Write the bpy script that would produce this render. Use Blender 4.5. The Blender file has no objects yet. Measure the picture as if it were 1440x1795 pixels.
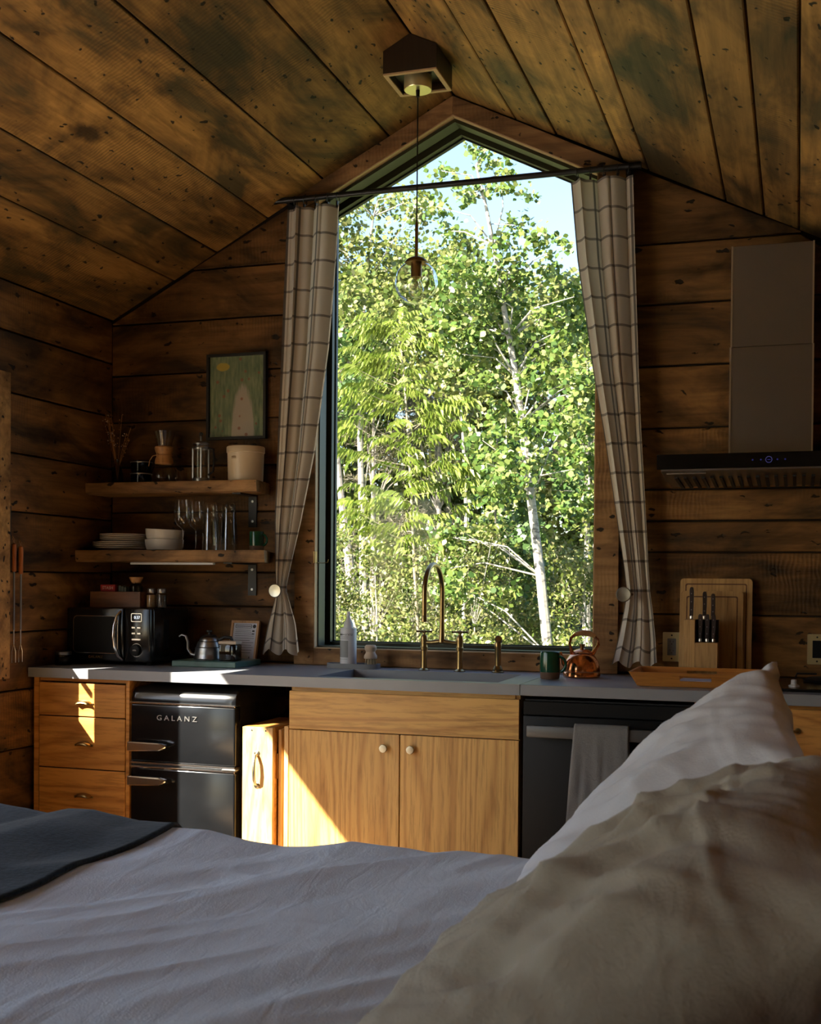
import bpy, bmesh, math, random
import numpy as np
from mathutils import Vector, Matrix, noise as mnoise

random.seed(7); rng = np.random.default_rng(7)
scn = bpy.context.scene
col = scn.collection
R = math.radians

# ------------------------------------------------------------------ camera
CAM = np.array([1.42, -4.9, 1.283])
YAW, PITCH, ROLL = R(18.05872634), R(-0.81766968), R(0.47069263)
FPX, PX0, PY0 = 2084.689, 720.0, 897.5 + 153.489
_f = np.array([-math.sin(YAW) * math.cos(PITCH), math.cos(YAW) * math.cos(PITCH), math.sin(PITCH)])
_r = np.array([math.cos(YAW), math.sin(YAW), 0.0])
_u = np.cross(_r, _f)
_r, _u = math.cos(ROLL) * _r + math.sin(ROLL) * _u, -math.sin(ROLL) * _r + math.cos(ROLL) * _u
cd = bpy.data.cameras.new('camera')
cam = bpy.data.objects.new('camera', cd)
col.objects.link(cam)
cam.matrix_world = Matrix(((_r[0], _u[0], -_f[0], CAM[0]), (_r[1], _u[1], -_f[1], CAM[1]),
                           (_r[2], _u[2], -_f[2], CAM[2]), (0, 0, 0, 1)))
cd.sensor_fit = 'HORIZONTAL'
cd.sensor_width = 36
cd.lens = FPX * 36 / 1440
cd.shift_y = 153.489 / 1440
cd.clip_start = 0.05
cd.dof.use_dof = True
cd.dof.focus_distance = 4.6
cd.dof.aperture_fstop = 13.0
scn.camera = cam


def ray(px, py):
    return (px - PX0) / FPX * _r - (py - PY0) / FPX * _u + _f


def WY(px, py, y):           # the point of a photo pixel on the plane y = const
    d = ray(px, py); return CAM + d * (y - CAM[1]) / d[1]


# ------------------------------------------------------------------ world, sun, exposure
SUN_DIR = Vector((1.0, 1.25, -1.2)).normalized()
wd = bpy.data.worlds.new('sky'); scn.world = wd
wd.use_nodes = True
wn = wd.node_tree.nodes; wl = wd.node_tree.links
bg = wn['Background']
sky = wn.new('ShaderNodeTexSky')
sky.sky_type = 'NISHITA'
sky.sun_disc = False
sky.sun_elevation = math.asin(-SUN_DIR.z)
sky.sun_rotation = math.atan2(-SUN_DIR.x, -SUN_DIR.y)
sky.air_density = 1.0; sky.dust_density = 0.9; sky.ozone_density = 1.5
wl.new(sky.outputs[0], bg.inputs[0])
bg.inputs[1].default_value = 0.29
sd = bpy.data.lights.new('sun', 'SUN')
sd.energy = 24.0; sd.angle = R(0.6); sd.color = (1.0, 0.92, 0.78)
sun = bpy.data.objects.new('sun', sd); col.objects.link(sun)
sun.rotation_euler = SUN_DIR.to_track_quat('-Z', 'Y').to_euler()
sun.location = (-8, -10, 9)
scn.view_settings.view_transform = 'Standard'
scn.view_settings.look = 'None'
scn.view_settings.gamma = 1.0
scn.view_settings.use_curve_mapping = False
scn.view_settings.exposure = 0.75


# ------------------------------------------------------------------ materials
def newmat(name):
    m = bpy.data.materials.new(name); m.use_nodes = True
    nt = m.node_tree
    return m, nt, nt.nodes, nt.links, nt.nodes['Principled BSDF']


def plain(name, c, rough=0.5, metal=0.0, spec=0.5, noise=0.0, nscale=30.0, bump=0.0, coat=0.0, sheen=0.0):
    m, nt, N, L, b = newmat(name)
    b.inputs['Base Color'].default_value = (*c, 1)
    b.inputs['Roughness'].default_value = rough
    b.inputs['Metallic'].default_value = metal
    b.inputs['Specular IOR Level'].default_value = spec
    b.inputs['Coat Weight'].default_value = coat
    b.inputs['Sheen Weight'].default_value = sheen
    if noise or bump:
        tc = N.new('ShaderNodeTexCoord'); nz = N.new('ShaderNodeTexNoise')
        nz.inputs['Scale'].default_value = nscale; nz.inputs['Detail'].default_value = 6
        L.new(tc.outputs['Object'], nz.inputs['Vector'])
        if noise:
            mx = N.new('ShaderNodeMix'); mx.data_type = 'RGBA'
            mx.inputs[6].default_value = (*[max(0, v * (1 - noise)) for v in c], 1)
            mx.inputs[7].default_value = (*[min(1, v * (1 + noise)) for v in c], 1)
            L.new(nz.outputs[0], mx.inputs[0]); L.new(mx.outputs[2], b.inputs['Base Color'])
        if bump:
            bp = N.new('ShaderNodeBump'); bp.inputs['Strength'].default_value = bump
            bp.inputs['Distance'].default_value = 0.004
            L.new(nz.outputs[0], bp.inputs['Height']); L.new(bp.outputs[0], b.inputs['Normal'])
    return m


def math_node(N, L, op, a, b=None):
    n = N.new('ShaderNodeMath'); n.operation = op
    for i, v in enumerate((a, b)):
        if v is None: continue
        if isinstance(v, (int, float)): n.inputs[i].default_value = v
        else: L.new(v, n.inputs[i])
    return n.outputs[0]


def mixc(N, L, fac, a, b, mode='MIX'):
    n = N.new('ShaderNodeMix'); n.data_type = 'RGBA'; n.blend_type = mode
    for i, v in ((0, fac), (6, a), (7, b)):
        if isinstance(v, (int, float)): n.inputs[i].default_value = v
        elif isinstance(v, tuple): n.inputs[i].default_value = (*v, 1)
        else: L.new(v, n.inputs[i])
    return n.outputs[2]


def ramp(N, L, src, stops):
    n = N.new('ShaderNodeValToRGB')
    e = n.color_ramp.elements
    e[0].position, e[0].color = stops[0][0], (*stops[0][1], 1)
    e[1].position, e[1].color = stops[-1][0], (*stops[-1][1], 1)
    for p, c in stops[1:-1]:
        k = e.new(p); k.color = (*c, 1)
    L.new(src, n.inputs[0])
    return n.outputs[0]


def noise_tex(N, L, vec, scale, detail=5, rough=0.55, dist=0.0):
    n = N.new('ShaderNodeTexNoise')
    n.inputs['Scale'].default_value = scale; n.inputs['Detail'].default_value = detail
    n.inputs['Roughness'].default_value = rough; n.inputs['Distortion'].default_value = dist
    L.new(vec, n.inputs['Vector'])
    return n.outputs[0]


def wood_coords(N, L, axis, stretch):
    """object coords with grain axis compressed, shifted at random for each object"""
    tc = N.new('ShaderNodeTexCoord'); oi = N.new('ShaderNodeObjectInfo')
    off = N.new('ShaderNodeVectorMath'); off.operation = 'MULTIPLY'
    cb = N.new('ShaderNodeCombineXYZ')
    for i, k in enumerate((37.0, 23.0, 11.0)):
        L.new(math_node(N, L, 'MULTIPLY', oi.outputs['Random'], k), cb.inputs[i])
    ad = N.new('ShaderNodeVectorMath'); ad.operation = 'ADD'
    L.new(tc.outputs['Object'], ad.inputs[0]); L.new(cb.outputs[0], ad.inputs[1])
    s = [1.0, 1.0, 1.0]; s['XYZ'.index(axis)] = 1.0 / stretch
    L.new(ad.outputs[0], off.inputs[0]); off.inputs[1].default_value = s
    return off.outputs[0], ad.outputs[0], oi.outputs['Random']


def barn_wood(name, light, mid, dark, axis='X', saw=0.35, val=1.0, rough=0.62, dash=0.45):
    """weathered boards: blotches, grain, saw marks, nail holes and knots"""
    m, nt, N, L, b = newmat(name)
    sc, raw, rnd = wood_coords(N, L, axis, 14.0)
    grain = noise_tex(N, L, sc, 26.0, 6, 0.6, 0.4)
    fine = noise_tex(N, L, sc, 120.0, 4, 0.6)
    sc2 = N.new('ShaderNodeVectorMath'); sc2.operation = 'MULTIPLY'
    s = [1, 1, 1]; s['XYZ'.index(axis)] = 0.42
    sc2.inputs[1].default_value = s; L.new(raw, sc2.inputs[0])
    blot = noise_tex(N, L, sc2.outputs[0], 4.2, 5, 0.6, 0.8)
    blot2 = noise_tex(N, L, sc2.outputs[0], 11.0, 4, 0.6, 0.5)
    c1 = ramp(N, L, blot, [(0.37, dark), (0.48, mid), (0.60, light)])
    g = ramp(N, L, grain, [(0.3, (0.45, 0.42, 0.4)), (0.62, (1.12, 1.1, 1.05))])
    c2 = mixc(N, L, 0.85, c1, g, 'MULTIPLY')
    st = ramp(N, L, blot2, [(0.52, (1, 1, 1)), (0.72, (0.36, 0.37, 0.36))])
    c2 = mixc(N, L, 0.75, c2, st, 'MULTIPLY')
    # saw marks across the board
    wv = N.new('ShaderNodeTexWave'); wv.wave_type = 'BANDS'; wv.bands_direction = axis
    wv.inputs['Scale'].default_value = 19.0; wv.inputs['Distortion'].default_value = 7.0
    wv.inputs['Detail'].default_value = 2.0; wv.inputs['Detail Scale'].default_value = 0.6
    L.new(raw, wv.inputs['Vector'])
    swm = ramp(N, L, noise_tex(N, L, raw, 1.7, 3), [(0.50, (0, 0, 0)), (0.68, (1, 1, 1))])
    sw = math_node(N, L, 'MULTIPLY', wv.outputs['Fac'], swm)
    c2 = mixc(N, L, math_node(N, L, 'MULTIPLY', sw, saw), c2, (0.03, 0.018, 0.008))
    # nail holes / worm spots, slightly stretched along the grain
    v3 = N.new('ShaderNodeVectorMath'); v3.operation = 'MULTIPLY'
    s = [1, 1, 1]; s['XYZ'.index(axis)] = dash
    v3.inputs[1].default_value = s
    wob = N.new('ShaderNodeTexNoise'); wob.inputs['Scale'].default_value = 22.0; L.new(raw, wob.inputs['Vector'])
    wsc = N.new('ShaderNodeVectorMath'); wsc.operation = 'SCALE'; wsc.inputs['Scale'].default_value = 0.045; L.new(wob.outputs['Color'], wsc.inputs[0])
    wad = N.new('ShaderNodeVectorMath'); wad.operation = 'ADD'; L.new(raw, wad.inputs[0]); L.new(wsc.outputs[0], wad.inputs[1])
    L.new(wad.outputs[0], v3.inputs[0])
    vo = N.new('ShaderNodeTexVoronoi'); vo.inputs['Scale'].default_value = 40.0
    L.new(v3.outputs[0], vo.inputs['Vector'])
    cellr = N.new('ShaderNodeSeparateColor'); L.new(vo.outputs['Color'], cellr.inputs[0])
    # each cell has its own spot size; many have none
    hs = math_node(N, L, 'SUBTRACT', math_node(N, L, 'MULTIPLY', cellr.outputs[0], 0.85), 0.50)
    hole = math_node(N, L, 'SUBTRACT', hs, vo.outputs['Distance'])
    hc = N.new('ShaderNodeClamp'); L.new(math_node(N, L, 'MULTIPLY', hole, 12.0), hc.inputs[0]); hole = hc.outputs[0]
    vo2 = N.new('ShaderNodeTexVoronoi'); vo2.inputs['Scale'].default_value = 2.6
    L.new(v3.outputs[0], vo2.inputs['Vector'])
    knot = ramp(N, L, vo2.outputs['Distance'], [(0.06, (1, 1, 1)), (0.12, (0, 0, 0))])
    knot = math_node(N, L, 'MULTIPLY', knot, ramp(N, L, vo2.outputs['Color'], [(0.55, (0, 0, 0)), (0.56, (1, 1, 1))]))
    c3 = mixc(N, L, math_node(N, L, 'MULTIPLY', hole, 0.95), c2, (0.010, 0.006, 0.003))
    c3 = mixc(N, L, math_node(N, L, 'MULTIPLY', knot, 0.85), c3, (0.014, 0.008, 0.005))
    hsv = N.new('ShaderNodeHueSaturation')
    L.new(c3, hsv.inputs['Color'])
    L.new(math_node(N, L, 'ADD', math_node(N, L, 'MULTIPLY', rnd, 0.5 * val), 0.72 * val), hsv.inputs['Value'])
    L.new(hsv.outputs[0], b.inputs['Base Color'])
    b.inputs['Roughness'].default_value = rough
    b.inputs['Specular IOR Level'].default_value = 0.25
    hgt = math_node(N, L, 'ADD', math_node(N, L, 'MULTIPLY', grain, 0.5), math_node(N, L, 'MULTIPLY', fine, 0.35))
    hgt = math_node(N, L, 'SUBTRACT', hgt, math_node(N, L, 'MULTIPLY', sw, 0.5))
    hgt = math_node(N, L, 'SUBTRACT', hgt, hole)
    bp = N.new('ShaderNodeBump'); bp.inputs['Strength'].default_value = 0.5; bp.inputs['Distance'].default_value = 0.004
    L.new(hgt, bp.inputs['Height']); L.new(bp.outputs[0], b.inputs['Normal'])
    return m


def oak(name, light, dark, axis='Z', k=16.0, rough=0.42, sc_=2.6, stretch=9.0, contrast=0.75):
    """planed timber with cathedral grain: contour lines of a stretched noise"""
    m, nt, N, L, b = newmat(name)
    sc, raw, rnd = wood_coords(N, L, axis, stretch)
    n1 = noise_tex(N, L, sc, sc_, 2, 0.45, 0.3)
    rings = math_node(N, L, 'PINGPONG', math_node(N, L, 'MULTIPLY', n1, k * 2), 1.0)
    fine = noise_tex(N, L, sc, 90.0, 4, 0.65)
    pore = ramp(N, L, fine, [(0.36, (0.55, 0.5, 0.45)), (0.52, (1, 1, 1))])
    c = mixc(N, L, ramp(N, L, rings, [(0.0, (contrast,) * 3), (0.55, (0, 0, 0))]), light, dark)
    c = mixc(N, L, 0.6, c, pore, 'MULTIPLY')
    hsv = N.new('ShaderNodeHueSaturation'); L.new(c, hsv.inputs['Color'])
    L.new(math_node(N, L, 'ADD', math_node(N, L, 'MULTIPLY', rnd, 0.2), 0.9), hsv.inputs['Value'])
    L.new(hsv.outputs[0], b.inputs['Base Color'])
    b.inputs['Roughness'].default_value = rough
    bp = N.new('ShaderNodeBump'); bp.inputs['Strength'].default_value = 0.15; bp.inputs['Distance'].default_value = 0.002
    L.new(fine, bp.inputs['Height']); L.new(bp.outputs[0], b.inputs['Normal'])
    return m


def thin_glass(name, tint=(1, 1, 1), refl=1.0, rough=0.0):
    m, nt, N, L, b = newmat(name)
    N.remove(b)
    out = N['Material Output']
    t = N.new('ShaderNodeBsdfTransparent'); t.inputs[0].default_value = (*tint, 1)
    g = N.new('ShaderNodeBsdfGlossy'); g.inputs['Roughness'].default_value = rough
    lw_ = N.new('ShaderNodeLayerWeight'); lw_.inputs[0].default_value = 0.5
    fz = math_node(N, L, 'POWER', lw_.outputs['Facing'], 4.0)      # Schlick reflectance, same from both sides
    fz = math_node(N, L, 'MINIMUM', math_node(N, L, 'MULTIPLY', math_node(N, L, 'ADD', math_node(N, L, 'MULTIPLY', fz, 0.92), 0.045), refl), 1.0)
    mx = N.new('ShaderNodeMixShader')
    L.new(fz, mx.inputs[0])
    L.new(t.outputs[0], mx.inputs[1]); L.new(g.outputs[0], mx.inputs[2])
    L.new(mx.outputs[0], out.inputs[0])
    return m


def fabric(name, c, bump=0.25, scale=400.0, var=0.08, transl=0.0, wr=0.0):
    m, nt, N, L, b = newmat(name)
    tc = N.new('ShaderNodeTexCoord')
    n = noise_tex(N, L, tc.outputs['Object'], scale, 3, 0.6)
    cc = mixc(N, L, n, tuple(v * (1 - var) for v in c), tuple(min(1, v * (1 + var)) for v in c))
    L.new(cc, b.inputs['Base Color'])
    b.inputs['Roughness'].default_value = 0.9
    b.inputs['Specular IOR Level'].default_value = 0.1
    b.inputs['Sheen Weight'].default_value = 0.15
    bp = N.new('ShaderNodeBump'); bp.inputs['Strength'].default_value = bump; bp.inputs['Distance'].default_value = 0.002
    h = n
    if wr:
        mp = N.new('ShaderNodeMapping'); mp.inputs['Scale'].default_value = (7.0, 2.2, 5.0)
        mp.inputs['Rotation'].default_value = (0, 0, 0.5)
        L.new(tc.outputs['Object'], mp.inputs[0])
        w = noise_tex(N, L, mp.outputs[0], 2.2, 5, 0.5, 0.6)
        h = math_node(N, L, 'ADD', math_node(N, L, 'MULTIPLY', n, 0.12), math_node(N, L, 'MULTIPLY', w, wr))
        bp.inputs['Distance'].default_value = 0.02
    L.new(h, bp.inputs['Height']); L.new(bp.outputs[0], b.inputs['Normal'])
    if transl:
        out = N['Material Output']
        tr = N.new('ShaderNodeBsdfTranslucent'); L.new(cc, tr.inputs[0])
        mx = N.new('ShaderNodeMixShader'); mx.inputs[0].default_value = transl
        L.new(b.outputs[0], mx.inputs[1]); L.new(tr.outputs[0], mx.inputs[2]); L.new(mx.outputs[0], out.inputs[0])
    return m


def plaid_fabric(name):
    m, nt, N, L, b = newmat(name)
    uv = N.new('ShaderNodeUVMap'); uv.uv_map = 'UVMap'
    sp = N.new('ShaderNodeSeparateXYZ'); L.new(uv.outputs[0], sp.inputs[0])
    fu = math_node(N, L, 'FRACT', math_node(N, L, 'DIVIDE', sp.outputs[0], 0.122))
    fv = math_node(N, L, 'FRACT', math_node(N, L, 'DIVIDE', sp.outputs[1], 0.118))
    lu = math_node(N, L, 'LESS_THAN', fu, 0.085)
    lv = math_node(N, L, 'LESS_THAN', fv, 0.085)
    cb = N.new('ShaderNodeCombineXYZ'); L.new(sp.outputs[0], cb.inputs[0]); L.new(sp.outputs[1], cb.inputs[1])
    wv = noise_tex(N, L, cb.outputs[0], 500.0, 2, 0.5)
    base = mixc(N, L, wv, (0.56, 0.48, 0.38), (0.72, 0.64, 0.53))
    c = mixc(N, L, math_node(N, L, 'MULTIPLY', lv, 0.8), base, (0.16, 0.135, 0.12))
    c = mixc(N, L, math_node(N, L, 'MULTIPLY', lu, 0.85), c, (0.10, 0.09, 0.085))
    L.new(c, b.inputs['Base Color'])
    b.inputs['Roughness'].default_value = 0.92; b.inputs['Specular IOR Level'].default_value = 0.1
    out = N['Material Output']
    tr = N.new('ShaderNodeBsdfTranslucent'); L.new(c, tr.inputs[0])
    mx = N.new('ShaderNodeMixShader'); mx.inputs[0].default_value = 0.22
    L.new(b.outputs[0], mx.inputs[1]); L.new(tr.outputs[0], mx.inputs[2]); L.new(mx.outputs[0], out.inputs[0])
    return m


def leaf_mat(name, cols, transl=0.35, rough=0.4):
    m, nt, N, L, b = newmat(name)
    ge = N.new('ShaderNodeNewGeometry'); oi = N.new('ShaderNodeObjectInfo')
    rnd = math_node(N, L, 'FRACT', math_node(N, L, 'ADD', ge.outputs['Random Per Island'], oi.outputs['Random']))
    n = len(cols)
    c = ramp(N, L, rnd, [(i / (n - 1), k) for i, k in enumerate(cols)])
    L.new(c, b.inputs['Base Color'])
    b.inputs['Roughness'].default_value = rough
    b.inputs['Specular IOR Level'].default_value = 0.4
    out = N['Material Output']
    tr = N.new('ShaderNodeBsdfTranslucent'); L.new(c, tr.inputs[0])
    mx = N.new('ShaderNodeMixShader'); mx.inputs[0].default_value = transl
    L.new(b.outputs[0], mx.inputs[1]); L.new(tr.outputs[0], mx.inputs[2]); L.new(mx.outputs[0], out.inputs[0])
    return m


def birch_bark(name, c=(0.5, 0.47, 0.42)):
    m, nt, N, L, b = newmat(name)
    tc = N.new('ShaderNodeTexCoord')
    mp = N.new('ShaderNodeMapping'); mp.inputs['Scale'].default_value = (6, 6, 22)
    L.new(tc.outputs['Object'], mp.inputs[0])
    n = noise_tex(N, L, mp.outputs[0], 1.2, 5, 0.65)
    cc = ramp(N, L, n, [(0.36, (0.05, 0.045, 0.04)), (0.46, c), (0.7, tuple(min(1, v * 1.3) for v in c))])
    L.new(cc, b.inputs['Base Color']); b.inputs['Roughness'].default_value = 0.8
    return m


def emit(name, c, s):
    m, nt, N, L, b = newmat(name)
    b.inputs['Base Color'].default_value = (0, 0, 0, 1)
    b.inputs['Emission Color'].default_value = (*c, 1)
    b.inputs['Emission Strength'].default_value = s
    return m


LT, MD, DK = (0.285, 0.140, 0.044), (0.165, 0.078, 0.024), (0.055, 0.031, 0.013)
M = {}
M['ceil'] = barn_wood('ceiling_boards', (0.45, 0.245, 0.072), (0.27, 0.145, 0.045), (0.095, 0.066, 0.028), saw=0.5)
M['wall'] = barn_wood('wall_boards', LT, MD, DK, saw=0.25, dash=0.28)
M['floor'] = barn_wood('floor_boards', (0.62, 0.42, 0.22), (0.5, 0.32, 0.16), (0.34, 0.2, 0.1), saw=0.05)
M['trim'] = barn_wood('trim_boards', (0.40, 0.22, 0.09), (0.29, 0.15, 0.06), (0.18, 0.09, 0.035), saw=0.15)
M['trim_edge'] = plain('sawn_edge_wood', (0.52, 0.33, 0.17), 0.6, noise=0.2, nscale=40)
M['rough_trim'] = barn_wood('rough_sawn_trim', (0.62, 0.37, 0.14), (0.48, 0.27, 0.10), (0.28, 0.15, 0.05), saw=0.5)
M['shelf'] = barn_wood('shelf_plank', (0.42, 0.23, 0.095), (0.28, 0.15, 0.06), (0.13, 0.07, 0.03), saw=0.0)
M['backing'] = plain('dark_sheathing', (0.02, 0.014, 0.009), 0.9)
M['oak_v'] = oak('oak_upright_grain', (0.66, 0.40, 0.125), (0.46, 0.235, 0.06), 'Z', k=24, stretch=15, sc_=3.0, contrast=.85)
M['oak_h'] = oak('oak_level_grain', (0.68, 0.40, 0.115), (0.45, 0.22, 0.055), 'X', k=22, stretch=13, sc_=3.0, contrast=.85)
M['oak_warm'] = oak('warm_oak_level_grain', (0.60, 0.285, 0.068), (0.40, 0.16, 0.033), 'X', k=20, stretch=12, sc_=3.0, contrast=.85)
M['oak_light'] = oak('light_oak', (0.66, 0.42, 0.17), (0.5, 0.28, 0.09), 'Z')
M['bamboo'] = oak('bamboo', (0.52, 0.31, 0.12), (0.38, 0.21, 0.075), 'Z', k=10, stretch=16, sc_=5, contrast=0.6)
M['tray_wood'] = oak('orange_stained_wood', (0.62, 0.25, 0.05), (0.42, 0.15, 0.03), 'X', k=7, stretch=14)
M['walnut'] = oak('walnut', (0.17, 0.07, 0.03), (0.1, 0.04, 0.018), 'X')
M['box_wood'] = oak('dark_box_wood', (0.03, 0.016, 0.008), (0.016, 0.009, 0.005), 'Z')
M['turned'] = oak('turned_wood', (0.5, 0.26, 0.1), (0.34, 0.16, 0.055), 'Z', k=8)
M['handle_wood'] = oak('orange_handle_wood', (0.5, 0.17, 0.035), (0.36, 0.1, 0.02), 'Z', k=5)
M['beech'] = plain('beech', (0.55, 0.42, 0.30), 0.6, noise=0.12, nscale=60)
M['concrete'] = plain('grey_concrete', (0.255, 0.265, 0.285), 0.36, noise=0.12, nscale=9, bump=0.04)
M['black_metal'] = plain('black_powder_coat', (0.012, 0.012, 0.013), 0.45, 0.0, 0.4)
M['frame_metal'] = plain('dark_window_metal', (0.030, 0.031, 0.012), 0.42, 0.0, 0.35)
M['black_gloss'] = plain('black_gloss_enamel', (0.0055, 0.006, 0.007), 0.17, 0.0, 0.5, noise=0.6, nscale=5)
M['black_satin'] = plain('black_satin_panel', (0.006, 0.0065, 0.007), 0.5, 0.0, 0.2)
M['black_void'] = plain('black_plastic', (0.008, 0.008, 0.008), 0.6)
M['chrome'] = plain('chrome', (0.92, 0.92, 0.94), 0.16, 1.0)
M['steel'] = plain('brushed_steel', (0.35, 0.35, 0.355), 0.33, 1.0, noise=0.06, nscale=8)
M['dark_steel'] = plain('dark_steel', (0.085, 0.083, 0.08), 0.38, 0.0)
M['steel_edge'] = plain('polished_steel_edge', (0.8, 0.79, 0.77), 0.3, 1.0)
M['brass'] = plain('aged_brass', (0.34, 0.235, 0.10), 0.3, 1.0, noise=0.15, nscale=40)
M['brass_dark'] = plain('dark_brass', (0.30, 0.18, 0.07), 0.35, 1.0)
M['brass_plate'] = plain('polished_brass', (0.80, 0.68, 0.36), 0.3, 0.75)
M['copper'] = plain('copper', (0.82, 0.36, 0.17), 0.16, 1.0, noise=0.1, nscale=12)
M['nickel'] = plain('warm_nickel', (0.42, 0.385, 0.31), 0.32, 1.0)
M['white_ceramic'] = plain('white_ceramic', (0.62, 0.60, 0.56), 0.3)
M['cream_ceramic'] = plain('cream_stoneware', (0.62, 0.49, 0.33), 0.35, noise=0.05, nscale=20)
M['green_glaze'] = plain('green_glaze', (0.006, 0.06, 0.025), 0.15, noise=0.5, nscale=25)
M['brown_clay'] = plain('brown_clay', (0.13, 0.07, 0.04), 0.7, noise=0.2)
M['marble'] = plain('green_marble', (0.07, 0.15, 0.125), 0.3, noise=0.75, nscale=18)
M['grey_ceramic'] = plain('grey_ceramic', (0.19, 0.2, 0.215), 0.55)
M['slate_glass'] = thin_glass('dark_green_glass', (0.12, 0.17, 0.15), 1.0)
M['soap_plastic'] = plain('white_plastic', (0.62, 0.63, 0.66), 0.35)
M['ink'] = plain('printed_ink', (0.03, 0.03, 0.035), 0.7)
M['grey_ink'] = plain('grey_ink', (0.28, 0.29, 0.29), 0.7)
M['brown_ink'] = plain('brown_ink', (0.2, 0.09, 0.03), 0.6)
M['paper'] = plain('paper', (0.62, 0.62, 0.68), 0.7)
M['photo_card'] = plain('lilac_card', (0.55, 0.55, 0.66), 0.6)
M['red_card'] = plain('red_card', (0.38, 0.02, 0.03), 0.5)
M['grey_card'] = plain('grey_card', (0.12, 0.14, 0.11), 0.6)
M['white_text'] = plain('white_lettering', (0.6, 0.55, 0.5), 0.5)
M['glass'] = thin_glass('clear_glass', (0.955, 0.96, 0.955), 2.2, 0.02)
M['pane'] = thin_glass('window_pane_glass', (0.985, 0.99, 0.985), 0.2)
M['amber_glass'] = thin_glass('smoky_glass', (0.45, 0.38, 0.3), 1.0)
M['oven_glass'] = thin_glass('dark_oven_glass', (0.05, 0.045, 0.04), 1.0)
M['pepper'] = plain('peppercorns', (0.035, 0.025, 0.02), 0.8, noise=0.8, nscale=200)
M['spice'] = plain('tan_spice', (0.36, 0.22, 0.1), 0.8, noise=0.4, nscale=200)
M['dry_stem'] = plain('dried_stem', (0.34, 0.16, 0.06), 0.8)
M['seed'] = plain('pale_seed_head', (0.5, 0.4, 0.3), 0.8)
M['leather'] = plain('leather_cord', (0.4, 0.2, 0.08), 0.6)
M['bristle'] = plain('bristles', (0.55, 0.45, 0.28), 0.8)
M['lcd'] = emit('display_glow', (0.85, 0.92, 1.0), 0.9)
M['hood_led'] = emit('hood_button_glow', (0.25, 0.25, 0.9), 0.10)
M['hood_icon'] = emit('hood_icon_glow', (0.1, 0.1, 0.9), 0.12)
M['plaid'] = plaid_fabric('linen_windowpane_check')
M['duvet'] = fabric('white_cotton', (0.72, 0.79, 0.87), 0.45, 300, 0.04, wr=0.7)
M['pillow_w'] = fabric('white_pillow_cotton', (0.66, 0.64, 0.65), 0.3, 300, 0.04, wr=0.35)
M['pillow_b'] = fabric('beige_pillow_cotton', (0.42, 0.365, 0.285), 0.5, 300, 0.04, wr=0.7)
M['wool'] = fabric('navy_wool', (0.013, 0.023, 0.031), 1.0, 85, 0.95)
M['towel'] = fabric('grey_linen', (0.20, 0.20, 0.195), 0.5, 220, 0.15, wr=0.5)
M['mattress'] = fabric('mattress_ticking', (0.6, 0.6, 0.58))
M['bounce_deck'] = oak('pale_bounce_deck', (0.55, 0.56, 0.57), (0.44, 0.445, 0.45), 'Y')  # pale tone of the decking added to bounce sunlight indoors
M['grass'] = plain('grass_ground', (0.10, 0.12, 0.035), 0.95, noise=0.5, nscale=6)
M['aspen_leaf'] = leaf_mat('aspen_leaf', [(0.04, 0.085, 0.016), (0.085, 0.145, 0.026), (0.13, 0.18, 0.035), (0.22, 0.235, 0.075)])
M['dark_leaf'] = leaf_mat('deep_green_leaf', [(0.03, 0.07, 0.018), (0.06, 0.115, 0.026), (0.10, 0.155, 0.04)])  # deeper leaf greens, varied at random
M['frond_leaf'] = leaf_mat('frond_leaf', [(0.10, 0.155, 0.018), (0.17, 0.225, 0.03), (0.26, 0.29, 0.07)], 0.4)
M['birch_leaf'] = leaf_mat('birch_leaf', [(0.05, 0.085, 0.017), (0.105, 0.145, 0.026), (0.16, 0.185, 0.045), (0.23, 0.225, 0.085)])
M['bush_leaf'] = leaf_mat('bush_leaf', [(0.04, 0.07, 0.012), (0.09, 0.12, 0.022), (0.14, 0.155, 0.035), (0.21, 0.19, 0.09)])
M['twig_leaf'] = leaf_mat('dry_twig_foliage', [(0.05, 0.045, 0.03), (0.10, 0.09, 0.06), (0.15, 0.13, 0.08)], 0.1)
M['bark_white'] = birch_bark('birch_bark', (0.27, 0.25, 0.215))
M['bark_twig'] = birch_bark('twig_bark', (0.2, 0.17, 0.12))
M['bark_grey'] = birch_bark('grey_bark', (0.17, 0.15, 0.13))


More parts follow.
